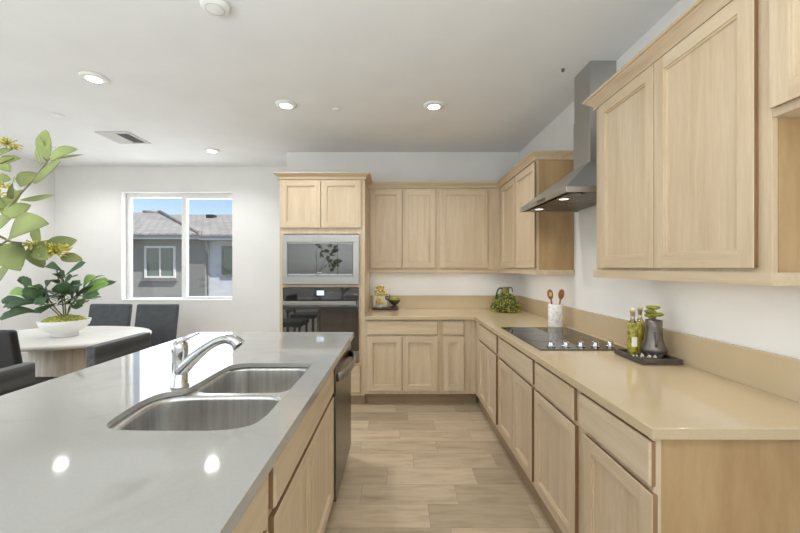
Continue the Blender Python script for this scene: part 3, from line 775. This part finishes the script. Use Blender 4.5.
for j in range(12):
    x_ = -hw+.045+j*(2*hw-.09)/11
    bm = bmesh.new(); sgn = -1 if j < 6 else 1
    vs = [bm.verts.new(v) for v in ((x_-.009*sgn, -hd+.03, -.004), (x_+.007*sgn, -hd+.03, -.013), (x_+.007*sgn, hd-.03, -.013), (x_-.009*sgn, hd-.03, -.004))]
    vs2 = [bm.verts.new(v.co+Vector((.0015, 0, .001))) for v in vs]
    bm.faces.new(vs); bm.faces.new(vs2[::-1])
    for i in range(4): bm.faces.new((vs[i], vs[(i+1) % 4], vs2[(i+1) % 4], vs2[i]))
    obj('slat', bm, 'vent', t)

# ------------------------------------------------------------------ dining table, bowl, chairs, stools
tc_ = (-3.23, 3.50)
tb = thing('dining_table', 'oval white dining table on a whitewashed wooden pedestal', 'table', (tc_[0], tc_[1], 0))
bm = bmesh.new(); lathe(bm, [(.96, .715), (.985, .722), (1.0, .738), (.998, .752), (.985, .76)], (0, 0, 0), 72, 0, .80, .55); obj('table_top', bm, 'tablewhite', tb)
bm = bmesh.new(); lathe(bm, [(.74, .675), (.78, .69), (.80, .715)], (0, 0, 0), 56, 0, .62, .45); obj('apron', bm, 'pedestal', tb)
bm = bmesh.new(); lathe(bm, [(.26, 0), (.26, .03), (.24, .2), (.225, .45), (.215, .675)], (0, 0, 0), 40); obj('pedestal', bm, 'pedestal', tb)

def leaf_mesh(bm, base, tip, width, up=None, bend=.12, mi=0, shape=0, fold=.25, n=8):
    """one leaf blade with a midrib fold and a bend; shape 0 = oval, 1 = spatulate, 2 = narrow"""
    base, tip = Vector(base), Vector(tip); d = tip-base; L = d.length; d.normalize()
    up = Vector(up or (0, -.8, .6)); s = d.cross(up)
    if s.length < .05: s = d.cross(Vector((1, 0, .3)))
    s.normalize(); u = s.cross(d).normalized()
    rows = []
    for i in range(n+1):
        t_ = i/n
        if shape == 1: wv = (t_**1.1)*math.sqrt(max(0, 1-t_**5))*1.12+.04
        elif shape == 2: wv = math.sin(PI*min(1, t_*.97+.02))**.9
        else: wv = math.sin(PI*(t_**.82))**.72
        if i == n: wv = .03
        p_ = base + d*L*t_ + u*bend*L*math.sin(PI*t_)
        hwid = width/2*wv
        rows.append([bm.verts.new(p_-s*hwid+u*hwid*fold), bm.verts.new(p_-s*hwid*.5+u*hwid*fold*.35), bm.verts.new(p_), bm.verts.new(p_+s*hwid*.5+u*hwid*fold*.35), bm.verts.new(p_+s*hwid+u*hwid*fold)])
    for a, b in zip(rows, rows[1:]):
        for i in range(4):
            f_ = bm.faces.new((a[i], a[i+1], b[i+1], b[i])); f_.smooth = True; f_.material_index = mi
def leaves_obj(name, bm, mats, par, th=.0012):
    o = obj(name, bm, mats, par); md = o.modifiers.new('solid', 'SOLIDIFY'); md.thickness = th; md.offset = 0; return o

bp = Vector((-3.13, 3.44, .76))
pot = thing('potted_plant', 'leafy green plant in a low white bowl on the dining table', 'plant', bp)
bm = bmesh.new(); lathe(bm, [(.095, 0.001), (.10, .012), (.10, .035), (.14, .06), (.18, .105), (.195, .152), (.19, .156), (.183, .15), (.16, .11), (.08, .07), (.001, .065)], (0, 0, 0), 48); obj('bowl', bm, 'ceramic', pot)
bm = bmesh.new()
lathe(bm, [(.172, .128), (.16, .155), (.11, .178), (.05, .19), (.001, .192)], (0, 0, 0), 40)
rnd = random.Random(3)
for v_ in bm.verts: v_.co.z += rnd.uniform(-.008, .012)
o = obj('moss', bm, 'moss', pot); o['kind'] = 'stuff'
bm_s = bmesh.new(); bm_l = bmesh.new()
bk_ = bp.y/F
pl = lambda x, y, dy=0: Vector(((x-65)*bk_, dy, .15-(y-318)*bk_))
rnd = random.Random(11)
stems = [((62, 316), (50, 305), (40, 300), 0.0), ((64, 316), (60, 300), (52, 268), .05), ((66, 316), (66, 296), (64, 272), -.03), ((67, 316), (72, 302), (86, 296), -.02), ((65, 316), (62, 306), (58, 292), -.12), ((66, 316), (70, 300), (80, 285), .08)]
for a, b, c, dy in stems:
    tube(bm_s, spline([pl(*a), pl(*b, dy*.5), pl(*c, dy)], 5), .006, 7)
lv = [  # base, tip, width px, depth at tip, material, shape
    ((44, 308), (11, 315), 8, -.10, 0), ((42, 302), (1, 305), 7, .02, 0), ((40, 297), (4, 289), 8, .06, 1), ((40, 300), (13, 297), 8, -.1, 0), ((38, 292), (14, 275), 6, .05, 0),
    ((36, 294), (35, 274), 8, -.08, 0), ((45, 300), (38, 284), 7, -.12, 0), ((52, 300), (24, 302), 9, -.16, 0), ((50, 310), (30, 308), 8, -.2, 0), ((56, 300), (47, 284), 14, -.18, 0),
    ((58, 296), (66, 283), 13, -.2, 0), ((66, 284), (77, 273), 7, -.05, 0), ((64, 276), (55, 270), 7, .04, 0), ((64, 274), (84, 260), 7, .02, 0), ((60, 270), (38, 262), 7, .1, 0),
    ((72, 298), (80, 278), 10, .0, 0), ((76, 292), (73, 280), 12, -.15, 0), ((82, 294), (105, 281), 8, .05, 1), ((86, 296), (107, 280), 6, .12, 0), ((84, 297), (105, 292), 7, -.06, 0),
    ((82, 298), (97, 300), 7, -.14, 0), ((78, 300), (88, 297), 9, -.2, 0), ((80, 286), (86, 273), 9, .1, 1), ((80, 286), (98, 279), 8, .14, 1), ((70, 296), (90, 287), 8, .1, 0),
    ((66, 300), (58, 308), 8, -.22, 0), ((54, 292), (68, 300), 9, -.24, 0), ((62, 290), (52, 296), 11, .12, 0), ((74, 304), (92, 303), 7, -.1, 0), ((46, 296), (60, 284), 9, .18, 0)]
for b, t_, w_, dy, mt in lv:
    leaf_mesh(bm_l, pl(*b, dy*.4), pl(*t_, dy), w_*bk_*1.6, bend=rnd.uniform(.02, .16), mi=mt, shape=1, fold=rnd.uniform(.1, .35))
for i in range(34):
    a = rnd.uniform(0, 2*PI); hgt = rnd.uniform(0, 1); b = pl(65+rnd.uniform(-14, 14), 306-26*hgt, rnd.uniform(-.12, .12)); L_f = rnd.uniform(.13, .21)
    d = Vector((math.cos(a), math.sin(a), rnd.uniform(-.1, .7))).normalized()
    leaf_mesh(bm_l, b, b+d*L_f, rnd.uniform(.06, .095), up=(0, -.3, 1), bend=rnd.uniform(.02, .14), mi=1 if rnd.random() < .15 else 0, shape=1, fold=rnd.uniform(.1, .3))
obj('stem', bm_s, 'stem', pot)
leaves_obj('foliage', bm_l, ['leaf', 'leaf_lite'], pot)

def chair_parts(t, matb, lean=.09, w_=.47, hgt=.965):
    """upholstered dining chair facing local -Y"""
    def pad(x0_, x1_, pts, th):
        bm = bmesh.new(); n = len(pts); vs = []
        for y_, z_ in pts:
            vs.append([(x0_, y_, z_), (x1_, y_, z_), (x1_, y_+th, z_), (x0_, y_+th, z_)])
        R = [[bm.verts.new(p) for p in r] for r in vs]
        for a, b in zip(R, R[1:]):
            for i in range(4): bm.faces.new((a[i], a[(i+1) % 4], b[(i+1) % 4], b[i]))
        bm.faces.new(R[0][::-1]); bm.faces.new(R[-1]); return bm
    bm = pad(-w_/2, w_/2, [(.17+lean*s, .43+s*(hgt-.43)) for s in (0, .25, .5, .75, 1)], .055)
    o = obj('backrest', bm, matb, t); m = o.modifiers.new('bevel', 'BEVEL'); m.width = .02; m.segments = 3; m.limit_method = 'ANGLE'; m.angle_limit = .8
    bm = bmesh.new(); box(bm, -w_/2, w_/2, -.25, .17, .40, .48); o = obj('seat', bm, matb, t); m = o.modifiers.new('bevel', 'BEVEL'); m.width = .02; m.segments = 3
    for sx_ in (-1, 1):
        for y_ in (-.21, .18):
            bm = bmesh.new(); tube(bm, [(sx_*(w_/2-.04), y_, 0), (sx_*(w_/2-.04), y_, .40)], [.013, .019], 10); obj('leg', bm, 'rubber', t)
GCH = 'upholstered chairs around the dining table'
c1 = thing('dining_chair', 'charcoal dining chair behind the potted plant, left of the two window-side chairs', 'chair', (-3.47, 4.15, 0), 0, GCH); chair_parts(c1, 'greyleather', w_=.50)
c2 = copy_tree(c1); c2.location = (-2.90, 4.15, 0); c2['label'] = 'charcoal dining chair under the window, nearest the oven tower'
c3 = thing('dining_chair', 'black leather dining chair cut off by the left picture edge', 'chair', (-2.93, 2.86, 0), PI, GCH); chair_parts(c3, 'leather')

def stool(loc, label):
    t = thing('counter_stool', label, 'stool', loc, 0, 'dark counter stools along the island')
    bm = bmesh.new(); box(bm, -.055, 0, -.23, .23, .70, .965); obj('backrest', bm, 'stool', t, bevel=.008)
    bm = bmesh.new(); box(bm, -.0, .40, -.215, .215, .60, .67); obj('seat', bm, 'leather', t, bevel=.02)
    for x_ in (-.035, .36):
        for y_ in (-.19, .19):
            bm = bmesh.new(); box(bm, x_-.015, x_+.015, y_-.015, y_+.015, 0, .60 if x_ > 0 else .70); obj('leg', bm, 'rubber', t)
    bm = bmesh.new(); box(bm, .35, .37, -.19, .19, .2, .225); obj('footrest', bm, 'rubber', t); return t
s1 = stool((-1.68, 2.262, 0), 'dark counter stool nearer the window, its back showing over the island edge')
s2 = copy_tree(s1); s2.location = (-1.68, 1.47, 0); s2['label'] = 'dark counter stool at the lower left edge, in front of the table'

# ------------------------------------------------------------------ tall leafy arrangement whose branches reach in from the left
vb = Vector((-1.395, 1.02, CT))
ar = thing('leafy_branches', 'olive green leafy branches with yellow blossoms reaching in from the left edge', 'plant', vb)
bm = bmesh.new(); lathe(bm, [(.055, 0), (.075, .03), (.085, .1), (.07, .17), (.04, .21), (.045, .23), (.036, .225), (.03, .2)], (0, 0, 0), 32); obj('vase', bm, 'ceramic', ar)
def pb(x, y, Y): return at(x, y, Y)-vb
bm = bmesh.new()
tube(bm, spline([(0, 0, .12), (.02, .02, .30), (.06, .06, .42), pb(-8, 232, 1.12), pb(14, 201, 1.14), pb(33, 180, 1.16), pb(50, 158, 1.17)], 6), [.006-.00012*i for i in range(37)], 8)
tube(bm, spline([(0, 0, .12), (-.01, .02, .28), (.03, .06, .40), pb(-12, 240, 1.06), pb(12, 242, 1.08), pb(40, 246, 1.1), pb(56, 250, 1.11)], 6), [.006-.00012*i for i in range(37)], 8)
tube(bm, spline([(0, 0, .12), (-.02, .0, .34), (.0, .03, .55), pb(-20, 185, 1.2), pb(-2, 165, 1.21), pb(14, 158, 1.22)], 6), [.006-.00012*i for i in range(31)], 8)
tube(bm, spline([pb(-12, 240, 1.06), pb(0, 262, 1.05), pb(12, 256, 1.05), pb(25, 258, 1.06)], 5), .0025, 6)
obj('stem', bm, 'stem', ar)
bm = bmesh.new(); rnd = random.Random(5)
LV = [((48, 160), (45.6, 129.6), 9, 1.17, .05), ((47, 162), (39, 135), 4, 1.2, -.03), ((42, 166), (36, 147), 3, 1.18, .02), ((50, 160), (77.5, 149.4), 11, 1.15, .0), ((51, 159), (83, 154.5), 3, 1.2, .06),
      ((35, 178), (60, 162), 19, 1.14, -.06), ((20, 187), (44, 175), 19, 1.17, .04), ((14, 198), (17, 177), 12, 1.11, -.05), ((20, 200), (54, 195), 5, 1.13, -.02), ((3, 216), (31, 205), 13, 1.12, .03), ((2, 215), (22, 190), 9, 1.2, .05),
      ((-6, 233), (11, 219), 15, 1.08, -.03), ((8, 241), (49, 224), 23, 1.05, -.05), ((5, 244), (20, 271), 17, 1.06, -.02), ((46, 246), (77, 240), 15, 1.12, .05), ((-6, 288), (9, 268), 16, 1.05, -.02),
      ((36, 244), (48, 260), 11, 1.09, -.04), ((60, 258), (83, 260), 8, 1.12, .03), ((-5, 166), (21, 158), 11, 1.21, .03), ((-6, 183), (11, 180), 10, 1.18, -.02), ((2, 164), (10, 172), 6, 1.2, 0), ((-8, 250), (8, 252), 12, 1.06, .03),
      ((-8, 258), (10, 262), 14, 1.1, .06), ((38, 250), (62, 242), 11, 1.14, .06), ((-10, 205), (6, 206), 14, 1.15, .02), ((-8, 158), (12, 150), 8, 1.24, 0), ((40, 244), (38, 222), 7, 1.16, .06), ((28, 248), (44, 268), 9, 1.14, .05), ((2, 257), (26, 259), 5, 1.05, .0)]
for b, t_, w_, Y, dy in LV:
    kk = Y/F; leaf_mesh(bm, pb(*b, Y), pb(*t_, Y+dy), w_*kk*1.5, up=(rnd.uniform(-.3, .3), -.85, .5), bend=rnd.uniform(-.05, .12), shape=2 if w_ < 6 else 0, fold=rnd.uniform(.1, .3), n=10)
leaves_obj('foliage', bm, 'leaf_olive', ar)
bm = bmesh.new()
for cx_, cy_, Y, n, R in ((55, 254, 1.1, 90, 17), (37, 247, 1.1, 45, 12), (8, 145, 1.23, 50, 11), (6, 188, 1.15, 20, 8), (0, 195, 1.14, 12, 8)):
    c0 = pb(cx_, cy_, Y)
    for i in range(n):
        a = rnd.uniform(0, 2*PI); e = rnd.uniform(-.4, 1.2); r_ = R*Y/F*rnd.uniform(.5, 1)
        d = Vector((math.cos(a)*math.cos(e), math.sin(a)*math.cos(e), math.sin(e)*.8))
        tube(bm, [c0, c0+d*r_*.6+Vector((0, 0, .004)), c0+d*r_], [.0012, .0014, .0028], 5)
o = obj('blossom', bm, 'flower', ar); o['label'] = 'yellow spidery blossom clusters'; o['kind'] = 'stuff'

# ------------------------------------------------------------------ things on the counters
# marble crock and spoons
cr = Vector((1.322, 3.045, CT+.0005))
t = thing('utensil_crock', 'white marble utensil crock behind the cooktop', 'crock', cr)
bm = bmesh.new(); lathe(bm, [(.056, 0), (.059, .004), (.059, .184), (.056, .187), (.052, .184), (.052, .012), (.001, .012)], (0, 0, 0), 36); obj('crock_body', bm, 'marble', t)
def spoon(dx_, dy_, tilt, lab, pale):
    t = thing('wooden_spoon', lab, 'spoon', (cr.x+dx_, cr.y+dy_, CT+.014), 0, 'wooden spoons in the marble crock')
    bm = bmesh.new(); tube(bm, [(0, 0, 0), (tilt*.6, 0, .14), (tilt, 0, .215)], [.006, .006, .008], 8); obj('handle', bm, 'spoon', t)
    bm = bmesh.new()
    lathe(bm, [(.001, -.042), (.014, -.036), (.024, -.015), (.026, .008), (.02, .032), (.01, .042), (.001, .044)], (0, 0, 0), 18, 0, 1, .28)
    bmesh.ops.rotate(bm, verts=bm.verts, cent=(0, 0, 0), matrix=Matrix.Rotation(math.atan2(tilt, .215), 3, 'Y'))
    bmesh.ops.translate(bm, verts=bm.verts, vec=(tilt*1.18, 0, .252)); hd_ = obj('spoon_head', bm, 'spoon', t)
    if pale:
        bm = bmesh.new(); lathe(bm, [(.001, -.02), (.010, -.012), (.012, .004), (.007, .018), (.001, .02)], (tilt*1.18, -.006, .254), 14, 0, 1, .2); obj('inlay', bm, 'spoon_pale', hd_)
spoon(-.008, -.01, -.034, 'wooden spoon with a pale centre, left one in the marble crock', True)
spoon(.012, .008, .034, 'plain wooden spoon, right one in the marble crock', False)

# mossy jug in the corner
mg = Vector((1.215, 4.09, CT+.0005))
t = thing('mossy_planter', 'mossy trailing green planter with loop handle in the counter corner', 'plant', mg)
t.scale = (1, 1, 1.14)
bm = bmesh.new(); lathe(bm, [(.10, 0), (.13, .03), (.135, .07), (.11, .115), (.06, .15), (.04, .19), (.045, .235), (.03, .24), (.001, .235)], (0, 0, 0), 28); obj('jug', bm, plain('mossy_clay', (98, 92, 46), .9, 0, .3, 30), t)
bm = bmesh.new(); tube(bm, spline([(-.03, 0, .225), (-.075, -.01, .225), (-.105, -.015, .17), (-.10, -.01, .12)], 5), .009, 8); tube(bm, spline([(.03, 0, .235), (.07, 0, .23), (.08, 0, .19)], 5), .006, 7); obj('handle', bm, 'leaf', t)
bm = bmesh.new(); rnd = random.Random(21)
for i in range(230):
    a = rnd.uniform(0, 2*PI); z_ = rnd.uniform(.0, 1)**1.3*.17+.012; r_ = .132 if z_ < .08 else .132-.09*((z_-.08)/.11)
    r_ = max(.045, r_); p0 = Vector((r_*math.cos(a), r_*math.sin(a), z_)); a2 = a+rnd.uniform(-.5, .5)
    dr_ = rnd.uniform(.008, .035)
    p1 = Vector(((r_+dr_)*math.cos(a2), (r_+dr_)*math.sin(a2), max(.012, z_+rnd.uniform(-.02, .02)))); a3 = a2+rnd.uniform(-.35, .35)
    p2 = Vector(((r_+dr_*.7)*math.cos(a3), (r_+dr_*.7)*math.sin(a3), max(.010, z_-rnd.uniform(.01, .06))))
    tube(bm, [p0, p1, p2], [.003, .005, .002], 5, rnd.choice((0, 0, 1)))
for i in range(14):
    a = rnd.uniform(PI*.75, PI*1.8); p0 = Vector((.13*math.cos(a), .13*math.sin(a), .03)); p1 = Vector((.17*math.cos(a+.1),   .16*math.sin(a+.1), .012)); p2 = Vector((.2*math.cos(a+.2), .17*math.sin(a+.2), .010))
    tube(bm, [p0, p1, p2], [.004, .005, .003], 5, 0)
o = obj('moss', bm, ['moss', 'leaf'], t); o['kind'] = 'stuff'

# tray group on the back counter
tr = Vector((-.135, 4.29, CT+.0005))
t = thing('serving_board', 'dark wooden serving board on the back counter beside the oven tower', 'board', tr)
B('board', 'darkwood', t, (-.155, .155, -.075, .075, .004, .022), bev=.004)
for xx in (-.13, .13): B('foot', 'rubber', t, (xx-.012, xx+.012, -.06, .06, 0, .004))
zb = CT+.022
t = thing('blossom_print', 'white block print with golden blossoms standing on the serving board', 'picture', (-.20, 4.34, zb+.001))
B('block', 'label', t, (-.082, .082, 0, .018, 0, .252), bev=.002)
bm = bmesh.new(); rnd = random.Random(9)
for i in range(46):
    x_, z_ = rnd.uniform(-.058, .078), rnd.uniform(.135, .242)
    lathe(bm, [(.001, -.012), (.008, -.009), (.013, 0), (.008, .009), (.001, .012)], (x_, -.002, z_), 7, 0, 1, .3)
o = obj('blossoms', bm, 'gold', t); o['label'] = 'golden blossoms on the upper half of the block'; o['kind'] = 'stuff'
t = thing('footed_bowl', 'dark footed bowl of yellow green moss on the right of the serving board', 'bowl', (-.07, 4.285, zb+.001))
bm = bmesh.new(); lathe(bm, [(.042, 0), (.045, .008), (.02, .02), (.02, .032), (.045, .045), (.066, .075), (.07, .092), (.064, .09), (.05, .07), (.001, .06)], (.04, 0, 0), 28); obj('bowl', bm, 'bronze', t)
bm = bmesh.new(); lathe(bm, [(.062, .085), (.055, .105), (.03, .122), (.001, .126)], (.04, 0, 0), 20); obj('moss', bm, 'succulent', t)['kind'] = 'stuff'
bm = bmesh.new(); tube(bm, spline([(.0, -.01, .05), (-.03, -.012, .09), (-.055, -.012, .10), (-.06, -.012, .125), (-.03, -.012, .13)], 4), .009, 7); tube(bm, [(-.03, -.012, .09), (-.012, -.012, .13), (-.015, -.01, .155)], .006, 6); obj('handle', bm, 'bronze', t)
t = thing('blossom_cup', 'small white cup of golden blossoms on the left of the serving board', 'flowers', (-.205, 4.275, zb+.001))
bm = bmesh.new(); lathe(bm, [(.024, 0), (.03, .006), (.034, .03), (.028, .028), (.001, .02)], (0, 0, 0), 20); obj('cup', bm, 'ceramic', t)
bm = bmesh.new()
for i in range(60):
    a, e = rnd.uniform(0, 2*PI), rnd.uniform(-.3, PI/2); R = .042
    lathe(bm, [(.001, -.009), (.008, -.005), (.011, 0), (.008, .005), (.001, .009)], (R*math.cos(a)*math.cos(e), R*math.sin(a)*math.cos(e), .062+R*math.sin(e)), 6)
o = obj('blossoms', bm, 'gold', t); o['label'] = 'golden blossoms heaped over the rim'; o['kind'] = 'stuff'

# slate tray with oil bottles and pewter jug on the right counter
tr = Vector((1.333, 1.95, CT+.0005))
t = thing('slate_tray', 'dark slate tray holding the oil bottles and grey jug', 'tray', tr)
tx, ty = .1, .122
B('base', 'slate', t, (-tx, tx, -ty, ty, .004, .012)); B('rim', 'slate', t, (-tx, tx, -ty, -ty+.012, .012, .03), (-tx, tx, ty-.012, ty, .012, .03), (-tx, -tx+.012, -ty+.012, ty-.012, .012, .03), (tx-.012, tx, -ty+.012, ty-.012, .012, .03), bev=.003)
for a in (-1, 1):
    for b in (-1, 1): bm = bmesh.new(); lathe(bm, [(.008, 0), (.008, .004)], (a*(tx-.02), b*(ty-.02), 0), 12); obj('foot', bm, 'rubber', t)
tz_ = CT+.0132
def bottle(loc, lab, oil, label_):
    t = thing('oil_bottle', lab, 'bottle', loc, 0, 'corked oil bottles on the slate tray')
    bm = bmesh.new(); lathe(bm, [(.018, 0), (.0235, .003), (.0245, .01), (.0245, .165), (.022, .178), (.012, .19), (.0105, .2), (.0105, .232), (.013, .234), (.013, .24)], (0, 0, 0), 28); obj('bottle_glass', bm, 'bottle', t)
    bm = bmesh.new(); lathe(bm, [(.001, .004), (.02, .004), (.0225, .01), (.0225, .163), (.02, .172), (.001, .174)], (0, 0, 0), 28); obj('oil', bm, oil, t)
    bm = bmesh.new(); lathe(bm, [(.0085, .214), (.0095, .24), (.014, .241), (.014, .256), (.011, .259), (.001, .26)], (0, 0, 0), 20); obj('stopper', bm, 'cork', t)
    if label_:
        bm = bmesh.new()
        vs = [[bm.verts.new((.0252*math.sin(a), -.0252*math.cos(a), z_)) for a in [(-.75+1.2*i/8) for i in range(9)]] for z_ in (.055, .105)]
        for i in range(8): bm.faces.new((vs[0][i], vs[0][i+1], vs[1][i+1], vs[1][i]))
        o = obj('paper_label', bm, 'label', t); md = o.modifiers.new('solid', 'SOLIDIFY'); md.thickness = .0006
bottle((1.275, 1.975, tz_), 'olive oil bottle with herbs and a white label, left one on the slate tray', 'oil', True)
bottle((1.36, 2.042, tz_), 'golden oil bottle with a pale stopper, between the herb bottle and the jug', 'oil2', False)
jg = Vector((1.370, 1.948, tz_))
t = thing('pewter_jug', 'dark pewter grey jug with a wide base on the slate tray', 'jug', jg)
bm = bmesh.new(); lathe(bm, [(.038, 0), (.043, .006), (.048, .02), (.061, .036), (.060, .052), (.048, .075), (.041, .10), (.038, .16), (.040, .198), (.037, .198), (.034, .16), (.001, .15)], (0, 0, 0), 36); obj('jug_body', bm, 'pewter', t)
bm = bmesh.new(); tube(bm, spline([(-.40*t_, -.92*t_, z_) for t_, z_ in ((.036, .132), (.056, .134), (.07, .108), (.068, .08), (.050, .064))], 5), .006, 8); obj('handle', bm, 'pewter', t)
t = thing('succulent_cutting', 'yellow green succulent discs standing in the grey jug', 'plant', (jg.x, jg.y, jg.z+.157))
bm = bmesh.new()
for x_, y_, z_, r_ in ((-.004, 0, .108, .034), (.006, -.008, .072, .036), (-.022, -.005, .085, .028), (-.03, .0, .066, .018)):
    lathe(bm, [(.001, -.010), (r_*.6, -.010), (r_*.95, -.003), (r_, .002), (r_*.8, .008), (.001, .010)], (x_, y_, z_), 18)
obj('rosette', bm, 'succulent', t)
bm = bmesh.new()
for x_, y_, z_ in ((-.004, 0, .108), (.006, -.008, .072), (-.022, -.005, .085), (-.03, 0, .066)): tube(bm, [(0, 0, 0), (x_*.6, y_*.5, z_*.6), (x_, y_, z_)], .004, 6)
obj('stem', bm, 'stem', t)
t = thing('herb_sprig', 'silvery white sprig lying on the tray in front of the jug', 'herb', (1.29, 1.885, tz_))
bm = bmesh.new(); rnd = random.Random(4)
tube(bm, [(-.05, .02, .006), (-.01, 0, .012), (.05, -.015, .012)], .0025, 6); obj('stem', bm, 'stem', t)
bm = bmesh.new()
for i in range(16):
    s = i/15; b = Vector((-.05+.1*s, .02-.035*s, .012)); a = rnd.uniform(-1, 1)
    leaf_mesh(bm, b, b+Vector((rnd.uniform(-.018, .018), rnd.uniform(-.016, .016), rnd.uniform(.006, .028))), .011, bend=.05, mi=i % 2, n=4)
leaves_obj('foliage', bm, ['ceramic', 'slate'], t)
